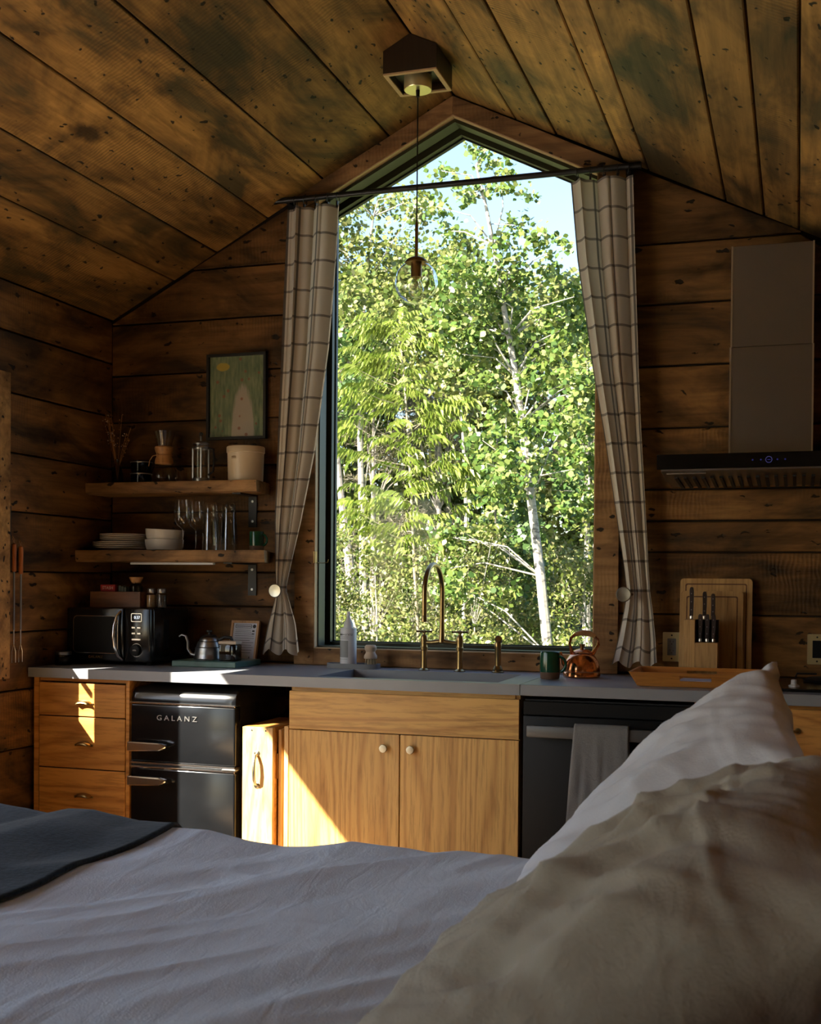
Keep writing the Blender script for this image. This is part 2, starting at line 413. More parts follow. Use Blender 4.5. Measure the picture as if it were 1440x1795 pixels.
# ------------------------------------------------------------------ mesh builder
class B:
    def __init__(s):
        s.bm = bmesh.new()

    def box(s, x0, x1, y0, y1, z0, z1, bevel=0.0, seg=1, rot=None, pivot=None):
        vs = [s.bm.verts.new((x, y, z)) for z in (z0, z1) for y in (y0, y1) for x in (x0, x1)]
        fs = [(0, 2, 3, 1), (4, 5, 7, 6), (0, 1, 5, 4), (2, 6, 7, 3), (0, 4, 6, 2), (1, 3, 7, 5)]
        faces = [s.bm.faces.new([vs[i] for i in f]) for f in fs]
        if bevel:
            es = list({e for f in faces for e in f.edges})
            r = bmesh.ops.bevel(s.bm, geom=es, offset=bevel, segments=seg, affect='EDGES', profile=0.5)
            vs = list({v for f in r['faces'] for v in f.verts} | {v for v in vs if v.is_valid})
        if rot is not None:
            p = Vector(pivot if pivot else ((x0 + x1) / 2, (y0 + y1) / 2, (z0 + z1) / 2))
            bmesh.ops.rotate(s.bm, verts=[v for v in vs if v.is_valid], cent=p, matrix=rot)
        return s

    def lathe(s, prof, c=(0, 0, 0), seg=24, mat=None, cap=True):
        rings = []
        mt = mat or Matrix()
        for r, z in prof:
            if r < 1e-6:
                rings.append([s.bm.verts.new(mt @ Vector((c[0], c[1], c[2] + z)))])
            else:
                rings.append([s.bm.verts.new(mt @ Vector((c[0] + r * math.cos(2 * math.pi * i / seg),
                                                          c[1] + r * math.sin(2 * math.pi * i / seg), c[2] + z)))
                              for i in range(seg)])
        for a, b in zip(rings, rings[1:]):
            if len(a) == 1 and len(b) == 1: continue
            for i in range(seg):
                j = (i + 1) % seg
                if len(a) == 1: s.bm.faces.new((a[0], b[j], b[i]))
                elif len(b) == 1: s.bm.faces.new((a[i], a[j], b[0]))
                else: s.bm.faces.new((a[i], a[j], b[j], b[i]))
        if cap:
            if len(rings[0]) > 2: s.bm.faces.new(rings[0][::-1])
            if len(rings[-1]) > 2: s.bm.faces.new(rings[-1])
        return s

    def tube(s, pts, r, seg=10, cap=True):
        pts = [Vector(p) for p in pts]
        n = len(pts)
        rs = [r] * n if isinstance(r, (int, float)) else list(r)
        prev = None; rings = []
        for i, p in enumerate(pts):
            t = (pts[min(i + 1, n - 1)] - pts[max(i - 1, 0)]).normalized()
            if prev is None:
                a = Vector((0, 0, 1)) if abs(t.z) < 0.9 else Vector((1, 0, 0))
                prev = t.cross(a).normalized()
            else:
                prev = (prev - t * prev.dot(t)).normalized()
            q = t.cross(prev)
            rings.append([s.bm.verts.new(p + rs[i] * (math.cos(2 * math.pi * k / seg) * prev + math.sin(2 * math.pi * k / seg) * q)) for k in range(seg)])
        for a, b in zip(rings, rings[1:]):
            for i in range(seg):
                j = (i + 1) % seg
                s.bm.faces.new((a[i], a[j], b[j], b[i]))
        if cap:
            s.bm.faces.new(rings[0][::-1]); s.bm.faces.new(rings[-1])
        return s

    def prism(s, poly, axis, a0, a1, bevel=0.0):
        """polygon in the two other axes (order x,y,z) swept along axis"""
        def P(p, a):
            return {'X': (a, p[0], p[1]), 'Y': (p[0], a, p[1]), 'Z': (p[0], p[1], a)}[axis]
        lo = [s.bm.verts.new(P(p, a0)) for p in poly]
        hi = [s.bm.verts.new(P(p, a1)) for p in poly]
        n = len(poly)
        fs = [s.bm.faces.new(lo[::-1]), s.bm.faces.new(hi)]
        for i in range(n):
            fs.append(s.bm.faces.new((lo[i], lo[(i + 1) % n], hi[(i + 1) % n], hi[i])))
        if bevel:
            es = list({e for f in fs for e in f.edges})
            bmesh.ops.bevel(s.bm, geom=es, offset=bevel, segments=1, affect='EDGES')
        return s

    def ring(s, outer, inner, axis, a0, a1):
        n = len(outer)

        def P(p, a):
            return {'X': (a, p[0], p[1]), 'Y': (p[0], a, p[1]), 'Z': (p[0], p[1], a)}[axis]
        v = [[s.bm.verts.new(P(p, a)) for p in poly] for poly in (outer, inner) for a in (a0, a1)]
        for i in range(n):
            j = (i + 1) % n
            s.bm.faces.new((v[0][i], v[0][j], v[1][j], v[1][i]))
            s.bm.faces.new((v[2][i], v[3][i], v[3][j], v[2][j]))
            s.bm.faces.new((v[0][i], v[2][i], v[2][j], v[0][j]))
            s.bm.faces.new((v[1][i], v[1][j], v[3][j], v[3][i]))
        return s

    def ball(s, c, r, seg=10, sz=1.0):
        k = 6
        return s.lathe([(r * math.sin(math.pi * i / k), -r * sz * math.cos(math.pi * i / k)) for i in range(k + 1)], c, seg)

    def mesh(s, name, smooth=35):
        bmesh.ops.recalc_face_normals(s.bm, faces=s.bm.faces)
        me = bpy.data.meshes.new(name)
        s.bm.to_mesh(me); s.bm.free()
        if smooth:
            me.polygons.foreach_set('use_smooth', [True] * len(me.polygons))
            me.set_sharp_from_angle(angle=R(smooth))
        return me

    def obj(s, name, mat, parent=None, smooth=35, label=None, kind=None, loc=None, rot=None):
        return put(name, s.mesh(name, smooth), mat, parent, label, kind, loc, rot)


def put(name, me, mat, parent=None, label=None, kind=None, loc=None, rot=None):
    if mat is not None and not me.materials: me.materials.append(M[mat] if isinstance(mat, str) else mat)
    o = bpy.data.objects.new(name, me); col.objects.link(o)
    if parent: o.parent = parent
    if label: o['label'] = label
    if kind: o['kind'] = kind
    if loc: o.location = loc
    if rot: o.rotation_euler = rot
    return o


def tag(o, label, cat, group=None):
    o['label'] = label; o['category'] = cat
    if group: o['group'] = group
    return o


def thing(name, label, cat, loc=(0, 0, 0), rotz=0.0, group=None):
    o = bpy.data.objects.new(name, None); col.objects.link(o)
    o.location = loc; o.rotation_euler = (0, 0, rotz); o.empty_display_size = 0.05
    return tag(o, label, cat, group)


def struct(o, label=None):
    o['kind'] = 'structure'
    if label: o['label'] = label
    return o


def dup(root, loc, rotz=0.0, label=None):
    r = root.copy(); col.objects.link(r); r.location = loc; r.rotation_euler = (0, 0, rotz)
    if label: r['label'] = label
    for ch in list(root.children):
        c = ch.copy(); col.objects.link(c); c.parent = r
        for g in list(ch.children):
            d = g.copy(); col.objects.link(d); d.parent = c
    return r


def text(name, s, size, mat, parent, loc, rot=(math.pi / 2, 0, 0), depth=0.001, space=1.0, sx=1.0, align='CENTER'):
    cu = bpy.data.curves.new(name, 'FONT')
    cu.body = s; cu.size = size; cu.extrude = depth; cu.align_x = align; cu.align_y = 'CENTER'
    cu.space_character = space; cu.resolution_u = 3
    tmp = bpy.data.objects.new(name, cu); col.objects.link(tmp)
    me = bpy.data.meshes.new_from_object(tmp.evaluated_get(bpy.context.evaluated_depsgraph_get()))
    bpy.data.objects.remove(tmp)
    me.materials.clear()
    o = put(name, me, mat, parent)
    o.location = loc; o.rotation_euler = rot; o.scale = (sx, 1, 1)
    return o


# ------------------------------------------------------------------ room shell
XL, XR, YB, ZR = -1.665, 1.72, -6.6, 3.36
SL, SR = 0.517, 0.489                      # roof pitch left and right
ZL, ZRR = ZR + XL * SL, ZR - XR * SR       # eave heights


def ceil_z(x): return ZR + x * SL if x < 0 else ZR - x * SR


WSL = 0.497; CT = math.cos(math.atan(WSL))


def gable(w, zb, za):                       # pentagon of the gable window
    return [(-w, zb), (w, zb), (w, za - w * WSL), (0, za), (-w, za - w * WSL)]


def plank(parent, mx, L, W, x0=(0, 0), x1=None, T=0.02, mat='wall', name='plank'):
    """a board: local x along the grain, y across, z = 0 is the face; x0/x1 give the cut ends at the two long edges"""
    x1 = x1 or (L, L)
    g = 0.0026 + random.random() * 0.0022; bv = 0.0035
    dz = random.uniform(-0.004, 0.0015)
    p = [(x0[0], g), (x1[0], g), (x1[1], W - g), (x0[1], W - g)]
    q = [(x0[0] + bv, g + bv), (x1[0] - bv, g + bv), (x1[1] - bv, W - g - bv), (x0[1] + bv, W - g - bv)]
    vs = [(*a, -T) for a in p] + [(*a, dz - bv) for a in p] + [(*a, dz) for a in q]
    fs = [(3, 2, 1, 0), (8, 9, 10, 11)]
    for k in (0, 4):
        for i in range(4):
            j = (i + 1) % 4
            fs.append((k + i, k + j, k + 4 + j, k + 4 + i))
    me = bpy.data.meshes.new(name); me.from_pydata(vs, [], fs); me.update()
    o = put(name, me, mat, parent)
    o.matrix_world = mx
    return o


def frame(o, ex, ey):
    ex = Vector(ex).normalized(); ey = Vector(ey).normalized(); ez = ex.cross(ey)
    return Matrix(((ex.x, ey.x, ez.x, o[0]), (ex.y, ey.y, ez.y, o[1]), (ex.z, ey.z, ez.z, o[2]), (0, 0, 0, 1)))


# floor
fl = struct(B().box(XL - .2, XR + .2, YB - .2, 0.2, -0.12, -0.022).obj('floor', 'backing'))
y = YB
while y < 0.0:
    w = 0.19
    plank(fl, frame((XL, min(y, -w), 0), (1, 0, 0), (0, 1, 0)), XR - XL, w, mat='floor', name='floor_board')
    y += w

# back wall with the gable opening
PENT_IN = gable(0.640, 0.972, 3.29)
outer = [(XL - .2, -0.1), (XR + .2, -0.1), (XR + .2, ceil_z(XR + .2) + .02), (0, ZR + .02), (XL - .2, ceil_z(XL - .2) + .02)]
wb = struct(B().ring(outer, PENT_IN, 'Y', 0.022, 0.20).obj('wall_back', 'backing', smooth=0))
zl = [0.0, 0.22, 0.46, 0.70, 0.92, 1.168, 1.324, 1.599, 1.81, 2.022, 2.24, 2.479, 2.71, 3.02]
zr = [0.0, 0.22, 0.46, 0.70, 0.92, 1.164, 1.414, 1.540, 1.669, 1.916, 2.167, 2.417, 2.662, 3.04]
for z0, z1 in zip(zl, zl[1:]):
    a = [max(XL, (z - ZR) / SL + .016) if z > ZL else XL for z in (z0, z1)]
    e = [-0.64, -0.64]
    plank(wb, frame((0, 0, z0), (1, 0, 0), (0, 0, 1)), 1, z1 - z0, tuple(a), tuple(e))
for z0, z1 in zip(zr, zr[1:]):
    a = [min(XR, (ZR - z) / SR - .014) if z > ZRR else XR for z in (z0, z1)]
    plank(wb, frame((0, 0, z0), (1, 0, 0), (0, 0, 1)), 1, z1 - z0, (0.64, 0.64), tuple(a))
plank(wb, frame((-0.64, 0, 0.70), (1, 0, 0), (0, 0, 1)), 1.28, 0.25)   # board under the window

# left wall: window near the kitchen, unseen glazed door added further back for daylight
WY0, WY1, WZ0, WZ1 = -2.95, -0.905, 0.965, 2.088
DY0, DY1, DZ1 = -5.5, -3.25, 2.12
wl_ = B()
t0, t1 = XL - .17, XL - .022


def lw(y0, y1, z0, z1): wl_.box(t0, t1, y0, y1, z0, z1)


lw(YB - .2, DY0, -.1, ZL + .03); lw(DY1, WY0, -.1, ZL + .03); lw(WY1, 0.2, -.1, ZL + .03)
lw(DY0, DY1, DZ1, ZL + .03); lw(WY0, WY1, -.1, WZ0); lw(WY0, WY1, WZ1 + .2, ZL + .03)
wl_.box(XL - .075, XL - .001, WY0 - .005, WY1 + .005, WZ1, WZ1 + .27)      # thin lintel, splayed outside
wl_ = struct(wl_.obj('wall_left', 'backing', smooth=0))
zw = [0.0, 0.30, 0.577, 0.822, 1.064, 1.316, 1.563, 1.806, 2.05, 2.30, ZL + .005]
for z0, z1 in zip(zw, zw[1:]):
    segs = [(YB, 0.0)]
    cuts = []
    if z1 > WZ0 + .02 and z0 < WZ1 - .02: cuts.append((WY0, WY1))
    if z0 < DZ1 - .02: cuts.append((DY0, DY1))
    for c0, c1 in cuts:
        segs = [s for a, b in segs for s in ((a, min(b, c0)), (max(a, c1), b)) if s[1] - s[0] > 0.02]
    for a, b in segs:
        plank(wl_, frame((XL, a, z0), (0, 1, 0), (0, 0, 1)), b - a, z1 - z0)

plank(wl_, frame((XL, WY0, 0.822), (0, 1, 0), (0, 0, 1)), WY1 - WY0, WZ0 - 0.822)
plank(wl_, frame((XL, WY0, WZ1), (0, 1, 0), (0, 0, 1)), WY1 - WY0, 2.30 - WZ1, T=.001)
plank(wl_, frame((XL, DY0, DZ1), (0, 1, 0), (0, 0, 1)), DY1 - DY0, 2.30 - DZ1)
# right wall and the wall behind the camera
wr_ = struct(B().box(XR + .022, XR + .17, YB - .2, 0.2, -.1, ZRR + .03).obj('wall_right', 'backing'))
for z0, z1 in zip(zr[:11], zr[1:11] + [ZRR]):
    plank(wr_, frame((XR, 0, z0), (0, -1, 0), (0, 0, 1)), -YB, z1 - z0)
wf = struct(B().box(XL - .2, XR + .2, YB - .17, YB - .022, -.1, 3.45).obj('wall_front', 'backing', smooth=0))
for z0, z1 in zip(zr, zr[1:] + [3.2]):
    lo = max(XL, (z1 - ZR) / SL) if z1 > ZL else XL
    hi = min(XR, (ZR - z1) / SR) if z1 > ZRR else XR
    if hi > lo: plank(wf, frame((hi, YB, z0), (-1, 0, 0), (0, 0, 1)), hi - lo, z1 - z0)

# ceiling
ce = B()
nl = Vector((-SL, 0, 1)).normalized(); nr = Vector((SR, 0, 1)).normalized()
for sgn, S_, XE in ((-1, SL, XL - .2), (1, SR, XR + .2)):
    n = nl if sgn < 0 else nr
    a = Vector((0, 0, ZR)) + Vector((0, 0, .022)); b_ = Vector((XE, 0, ceil_z(XE))) + Vector((0, 0, .022))
    ce.prism([(a.x, a.z), (b_.x, b_.z), (b_.x, b_.z + .14), (a.x, a.z + .14)], 'Y', YB - .2, 0.2)
ce = struct(ce.obj('ceiling', 'backing', smooth=0))
xr = [0.0, 0.27, 0.44, 0.713, 0.821, 1.125, 1.274, 1.405, 1.60, XR]
xl = [0.0, -0.286, -0.592, -0.867, -1.122, -1.341, XL]
for xs, S_, sg in ((xl, SL, -1), (xr, SR, 1)):
    cs = math.sqrt(1 + S_ * S_)
    for k, (xa, xb) in enumerate(zip(xs, xs[1:])):
        w = abs(xb - xa) * cs
        e = Vector((sg, 0, -S_))
        cut = {(-1, 4): -1.63, (1, 4): -2.2, (1, 2): -4.1, (-1, 1): -3.9}.get((sg, k))
        spans = [(YB, 0.0)] if cut is None else [(YB, cut), (cut, 0.0)]
        for a, b in spans:
            if sg < 0:   # local y runs down the slope; local z must face the room
                plank(ce, frame((xa, b, ceil_z(xa)), (0, -1, 0), e), b - a, w, mat='ceil', name='ceiling_board')
            else:
                plank(ce, frame((xa, a, ceil_z(xa)), (0, 1, 0), e), b - a, w, mat='ceil', name='ceiling_board')

# ------------------------------------------------------------------ gable window
win = B().ring(gable(0.645, 0.965, 3.296), gable(0.612, 0.999, 3.252), 'Y', 0.012, 0.085).obj('window_1', 'frame_metal', smooth=0)
struct(win)
B().ring(gable(0.645, 0.965, 3.296), gable(0.628, 0.984, 3.272), 'Y', 0.085, 0.115).obj('frame_recess', 'black_void', win, 0)
B().ring(gable(0.645, 0.965, 3.296), gable(0.597, 1.012, 3.235), 'Y', 0.115, 0.185).obj('sash', 'frame_metal', win, 0)
B().ring(gable(0.600, 1.009, 3.239), gable(0.592, 1.017, 3.229), 'Y', 0.150, 0.158).obj('glazing_bead', 'black_void', win, 0)
B().prism(gable(0.598, 1.011, 3.236), 'Y', 0.164, 0.168).obj('pane', 'pane', win, 0)
sc_ = B().box(-0.626, -0.617, -0.024, 0.004, 1.365, 1.42, .002)
sc_.tube([(-.615, .0, 1.368), (-.60, .03, 1.367), (-.585, .045, 1.37), (-.583, .05, 1.385)], .0022, 6)
sc_.obj('latch', 'brass_dark', win)


def trim_board(name, poly, i_edge, long_axis):
    """window casing: a board with a paler sawn inner edge"""
    o = B().prism(poly, 'Y', -0.022, 0.004, 0.0015).obj(name, 'trim', None, 0)
    return struct(o)


zt = 3.352
tb = [('trim_1', [(-.716, .916), (-.622, .916), (-.622, 3.272 - .622 * WSL), (-.716, zt - .716 * WSL - .006)]),
      ('trim_2', [(.622, .916), (.722, .916), (.722, zt - .722 * WSL - .006), (.622, 3.272 - .622 * WSL)]),
      ('trim_3', [(-.622, .916), (.622, .916), (.622, .988), (-.622, .988)]),
      ('trim_4', [(-.72, 3.272 - .72 * WSL), (0, 3.272), (0, zt), (-.72, zt - .72 * WSL)]),
      ('trim_5', [(0, 3.272), (.735, 3.272 - .735 * WSL), (.735, zt - .735 * WSL), (0, zt)])]
for nme, poly in tb:
    if nme in ('trim_1', 'trim_2'):   # the side casings stop under the raking boards
        poly = [poly[0], poly[1], (poly[1][0], 3.27 - abs(poly[1][0]) * WSL), (poly[0][0], 3.27 - abs(poly[0][0]) * WSL)]
    trim_board(nme, poly, 0, 0)
e5 = gable(0.622, 0.988, 3.272); e6 = gable(0.618, 0.992, 3.267)
struct(B().ring(e5, e6, 'Y', -0.020, 0.014).obj('trim_6', 'trim_edge', None, 0))

# left window: casing, frame, pane, added shadow bar
w2 = struct(B().ring([(WY0, WZ0), (WY1, WZ0), (WY1, WZ1), (WY0, WZ1)],
                     [(WY0 + .03, WZ0 + .03), (WY1 - .004, WZ0 + .004), (WY1 - .004, WZ1 - .004), (WY0 + .03, WZ1 - .004)],
                     'X', XL - .06, XL - .02).obj('window_2', 'frame_metal', None, 0))
B().box(XL - .042, XL - .038, WY0 + .01, WY1 - .002, WZ0 + .002, WZ1 - .002).obj('pane', 'pane', w2, 0)
B().box(XL - .036, XL - .026, -1.05, WY1, 1.196, 1.218).obj('shadow_bar', 'frame_metal', w2, 0)  # short bar added only to cast a thin stripe on the drawers
struct(B().box(XL - .004, XL + .026, WY1, -.79, 0.878, 2.125, .003).obj('trim_7', 'rough_trim'))
struct(B().box(XL - .004, XL + .024, WY0 - .1, WY0, 0.878, 2.18, .003).obj('trim_8', 'rough_trim'))
struct(B().box(XL - .004, XL + .024, WY0, WY1, WZ1 + .001, 2.18, .003).obj('trim_9', 'rough_trim'))
struct(B().box(XL - .004, XL + .024, WY0, WY1, 0.878, WZ0 - .001, .003).obj('trim_10', 'rough_trim'))

# unseen glazed door added in the left wall to brighten the room
d1 = B()
for a in ((DY0, DY0 + .07, 0, DZ1), (DY1 - .07, DY1, 0, DZ1), ((DY0 + DY1) / 2 - .05, (DY0 + DY1) / 2 + .05, 0, DZ1), (DY0, DY1, DZ1 - .08, DZ1), (DY0, DY1, 0, .1)):
    d1.box(XL - .10, XL - .05, *a)
d1 = struct(d1.obj('added_door', 'frame_metal', None, 0))
B().box(XL - .078, XL - .074, DY0 + .02, DY1 - .02, .02, DZ1 - .02).obj('pane', 'pane', d1, 0)

# ------------------------------------------------------------------ worktops and base units
CZ = 0.914
wt = thing('worktop', 'grey concrete worktop slab with an integral sink cut into it', 'worktop', (-.6, -.32, CZ))
SX0, SX1, SY0, SY1 = -.366, .362, -.595, -.188
b = B()
for x0, x1, y0, y1 in ((-1.655, SX0, -.65, -.004), (SX1, .4565, -.65, -.004), (SX0, SX1, -.65, SY0), (SX0, SX1, SY1, -.004)):
    b.box(x0, x1, y0, y1, CZ - .04, CZ)
bmesh.ops.remove_doubles(b.bm, verts=b.bm.verts, dist=1e-5)
o = b.obj('slab', 'concrete', wt, 0); o.location = (.6, .32, -CZ)
b = B(); w = .012
b.box(SX0 - w, SX0, SY0 - w, SY1 + w, CZ - .2, CZ - .0405).box(SX1, SX1 + w, SY0 - w, SY1 + w, CZ - .2, CZ - .0405)
b.box(SX0, SX1, SY0 - w, SY0, CZ - .2, CZ - .0405).box(SX0, SX1, SY1, SY1 + w, CZ - .2, CZ - .0405)
b.box(SX0 - w, SX1 + w, SY0 - w, SY1 + w, CZ - .215, CZ - .2)
o = b.obj('sink_basin', 'concrete', wt, 0); o.location = (.6, .32, -CZ)
o = B().lathe([(.0, 0), (.04, 0), (.042, .003), (.036, .004), (.03, .001), (0, .001)], (0, -.39, CZ - .2), 20).obj('drain', 'brass', wt); o.location = (.6, .32, -CZ)
o = B().box(.4585, 1.715, -.65, -.004, CZ - .04, CZ, .0015).obj('worktop', 'concrete', None, 0)
tag(o, 'plain grey concrete worktop slab over the dishwasher', 'worktop')

FY = -.625


def cup_pull(parent, x, y, z):
    b = B()
    n = 10
    prof = []
    for i in range(n + 1):
        a = math.pi * i / n
        prof.append((math.cos(a), math.sin(a)))
    rings = []
    for k in range(5):
        t = k / 4 * math.pi / 2
        rings.append([b.bm.verts.new((x + .038 * px * math.cos(t * .55), y - .024 * math.sin(t) , z + .019 * pz * math.cos(t * .75) - .006)) for px, pz in prof])
    for a, c in zip(rings, rings[1:]):
        for i in range(n): b.bm.faces.new((a[i], a[i + 1], c[i + 1], c[i]))
    b.box(x - .046, x + .046, y - .0025, y, z - .008, z + .0, .001)
    b.obj('cup_pull', 'brass', parent)


dc = thing('drawer_cabinet', 'warm oak three-drawer cabinet against the left wall', 'cabinet', (-1.42, -.32, 0))
ox = (1.42, .32, 0)
b = B()
b.box(-1.642, -1.618, FY, -.02, .0, .873).box(-1.199, -1.184, FY, -.02, .0, .873).box(-1.618, -1.199, FY + .03, -.02, .0, .09)
b.box(-1.618, -1.199, -.04, -.02, .09, .86).box(-1.618, -1.199, FY + .012, -.02, .858, .873)
o = b.obj('body', 'oak_warm', dc, 0); o.location = ox
for z0, z1, zp in ((.716, .852, .772), (.499, .711, .60), (.275, .494, .385), (.09, .27, .18)):
    d = B().box(-1.614, -1.202, FY - .004, FY + .018, z0, z1, .0015).obj('drawer', 'oak_warm', dc, 0); d.location = ox
    cup_pull(d, -1.395, FY - .004, zp)

# refrigerator
fr = thing('refrigerator', 'black retro two-door refrigerator with chrome trim and handles', 'refrigerator', (-.942, -.37, 0))
FX = -.942; W2 = .237


def rbox(x0, x1, y0, y1, z0, z1, r, seg=4, name='x', mat='black_gloss', parent=None):
    o = B().box(x0, x1, y0, y1, z0, z1, r, seg).obj(name, mat, parent, 40)
    return o


o = rbox(-W2 + .004, W2 - .004, -.20, .24, .03, .80, .006, 2, 'body', 'black_gloss', fr)
prof = [(-.25, .786), (-.25, .80), (-.243, .825), (-.225, .842), (-.19, .850), (.24, .852), (.24, .786)]
b = B()
secs = [(-W2, .78, .05), (-W2 + .003, .97, .02), (-W2 + .02, .995, .006), (-W2 + .05, 1, 0), (W2 - .05, 1, 0), (W2 - .02, .995, .006), (W2 - .003, .97, .02), (W2, .78, .05)]
rings = []
for x, s_, dr in secs:
    rings.append([b.bm.verts.new((x, yy + (dr * .15 if yy < 0 else 0), .786 + (zz - .786) * (s_ if zz > .79 else 1))) for yy, zz in prof])
for a, c in zip(rings, rings[1:]):
    for i in range(len(prof)):
        j = (i + 1) % len(prof); b.bm.faces.new((a[i], a[j], c[j], c[i]))
b.bm.faces.new(rings[0]); b.bm.faces.new(rings[-1][::-1])
b.obj('top_cap', 'black_gloss', fr, 50)
fd = rbox(-W2, W2, -.252, -.20, .541, .779, .008, 3, 'freezer_door', 'black_gloss', fr)
ld = rbox(-W2, W2, -.252, -.20, .075, .517, .008, 3, 'fridge_door', 'black_gloss', fr)
for z0, z1 in ((.779, .787), (.533, .541), (.517, .525)):
    B().box(-W2 - .001, W2 + .001, -.257, -.21, z0, z1, .002).obj('chrome_strip', 'chrome', fr)
B().box(-W2, W2, -.245, -.21, .525, .533).obj('door_gap', 'black_void', fr, 0)
B().box(W2 - .055, W2 + .008, -.262, -.235, .5255, .5325, .002).obj('hinge', 'steel', fr)
for z, pd in ((.606, fd), (.466, ld)):
    b = B()
    b.prism([(-W2 + .004, z - .019), (-W2 + .150, z - .012), (-W2 + .183, z + .002), (-W2 + .183, z + .012), (-W2 + .150, z + .019), (-W2 + .004, z + .021)], 'Y', -.292, -.268, .004)
    b.box(-W2 + .012, -W2 + .04, -.27, -.25, z - .014, z + .014).box(-W2 + .135, -W2 + .16, -.27, -.25, z - .01, z + .012)
    b.obj('handle', 'chrome', pd, 30)
text('lettering', 'GALANZ', .030, 'steel_edge', fd, (-.024, -.2535, .724), depth=.0015, space=1.55, sx=1.15)

# tall narrow box beside the refrigerator
nb = thing('wooden_box', 'narrow upright oak box with nickel pull handle beside the refrigerator', 'box', (-.59, -.38, 0))
b = B().box(-.086, .046, -.235, -.214, 0, .705, .0015)
b.obj('front_panel', 'oak_light', nb, 0)
B().box(-.086, .046, -.213, .12, .686, .705).box(-.086, -.07, -.213, .12, 0, .685).box(.03, .046, -.213, .12, 0, .685).box(-.069, .029, .10, .12, 0, .685).obj('carcass', 'oak_warm', nb, 0)
B().box(.055, .068, -.20, .12, 0, .695, .001).obj('hinged_leaf', 'oak_light', nb, 0)
B().box(.086, .104, -.215, .12, 0, .712, .001).obj('side_leaf', 'oak_light', nb, 0)
B().box(.046, .055, -.205, -.195, .50, .60).obj('hinge', 'brass_dark', nb, 0)
B().box(.068, .086, -.16, .05, .3, .33).obj('rail', 'oak_light', nb, 0)
b = B()
hz = [(0, .0), (-.012, .004), (-.024, .02), (-.028, .06), (-.024, .10), (-.012, .116), (0, .12)]
b.tube([(-.022 + .0, -.236 + dy, .478 + dz) for dy, dz in hz], [.006, .006, .006, .0065, .006, .006, .006], 10)
b.lathe([(.010, 0), (.012, .002), (.009, .004), (0, .004)], mat=Matrix.Translation((-.022, -.235, .474)) @ Matrix.Rotation(math.pi / 2, 4, 'X'), seg=14)
b.lathe([(.010, 0), (.012, .002), (.009, .004), (0, .004)], mat=Matrix.Translation((-.022, -.235, .602)) @ Matrix.Rotation(math.pi / 2, 4, 'X'), seg=14)
b.obj('handle', 'nickel', nb)
for x in (-.045, .015): B().lathe([(.0035, 0), (.0035, .0006), (0, .0006)], mat=Matrix.Translation((x, -.2351, .692)) @ Matrix.Rotation(math.pi / 2, 4, 'X'), seg=10).obj('screw_hole', 'black_void', nb)

# sink cabinet
sk = thing('sink_cabinet', 'golden oak two-door cabinet under the concrete sink', 'cabinet', (-.008, -.32, 0))
ox = (.008, .32, 0)
b = B().box(-.468, -.452, FY + .02, -.02, 0, .873).box(.432, .450, FY + .02, -.02, 0, .873)
b.box(-.452, .432, FY + .05, FY + .07, 0, .09).box(-.452, .432, -.035, -.02, .1, .68).box(-.452, .432, FY + .02, -.02, .09, .105).box(-.452, .432, FY + .012, FY + .03, .853, .873)
o = b.obj('body', 'oak_h', sk, 0); o.location = ox
o = B().box(-.469, .4505, FY - .002, FY + .018, .708, .856, .0015).obj('false_drawer_front', 'oak_h', sk, 0); o.location = ox
for x0, x1, kx in ((-.469, -.0135, -.072), (-.0095, .4505, .036)):
    d = B().box(x0, x1, FY - .002, FY + .018, .10, .7045, .0015).obj('door', 'oak_v', sk, 0); d.location = ox
    B().lathe([(.006, 0), (.006, .012), (.0155, .014), (.0165, .020), (.0145, .0245), (0, .0255)], mat=Matrix.Translation((kx, FY - .002, .652)) @ Matrix.Rotation(math.pi / 2, 4, 'X'), seg=24).obj('knob', 'nickel', d)

# dishwasher
dw = thing('dishwasher', 'black built-in dishwasher with a steel bar handle', 'dishwasher', (.77, -.32, 0))
B().box(-.303, .303, -.285, .28, .08, .858).obj('body', 'black_void', dw, 0)
B().box(-.302, .302, -.318, -.286, .09, .80, .004, 2).obj('door', 'black_satin', dw)
B().box(-.302, .302, -.314, -.286, .803, .853, .002).obj('control_strip', 'black_satin', dw, 0)
B().box(-.25, -.17, -.3195, -.318, .789, .7925).obj('vent_slot', 'black_void', dw, 0)
h = B().box(-.278, .278, -.375, -.355, .728, .772, .006, 2)
h.box(-.272, -.245, -.356, -.318, .735, .765).box(.245, .272, -.356, -.318, .735, .765)
h.obj('handle', 'dark_steel', dw)
B().box(-.30, .30, -.27, -.25, .0, .08).obj('toe_kick', 'black_void', dw, 0)

# dish towel over the dishwasher handle: two hanging layers
b = B()
nx, nz = 26, 40
zt_ = .776


def towel_pt(u, v):
    # v: 0 back bottom .. 1 front bottom, path over the bar
    s = v * (.20 + .05 + .40)
    if s < .20: yb, zz = -.345, zt_ - .20 + s
    elif s < .25: a = (s - .20) / .05 * math.pi; yb, zz = -.3625 + .0175 * math.cos(a), zt_ + .006 * math.sin(a)
    else: yb, zz = -.380, zt_ - (s - .25)
    dn = max(0, (zt_ - zz))
    x = -.103 + .193 * u - (.03 * dn / .4 * (1 - u) if yb < -.37 else 0)
    w = .006 * math.sin(u * 9 + dn * 7) * min(1, dn * 5) + .003 * math.sin(u * 23 + 1.3 - dn * 11) * min(1, dn * 5)
    return (x, yb - (abs(w) if yb < -.37 else 0), zz)


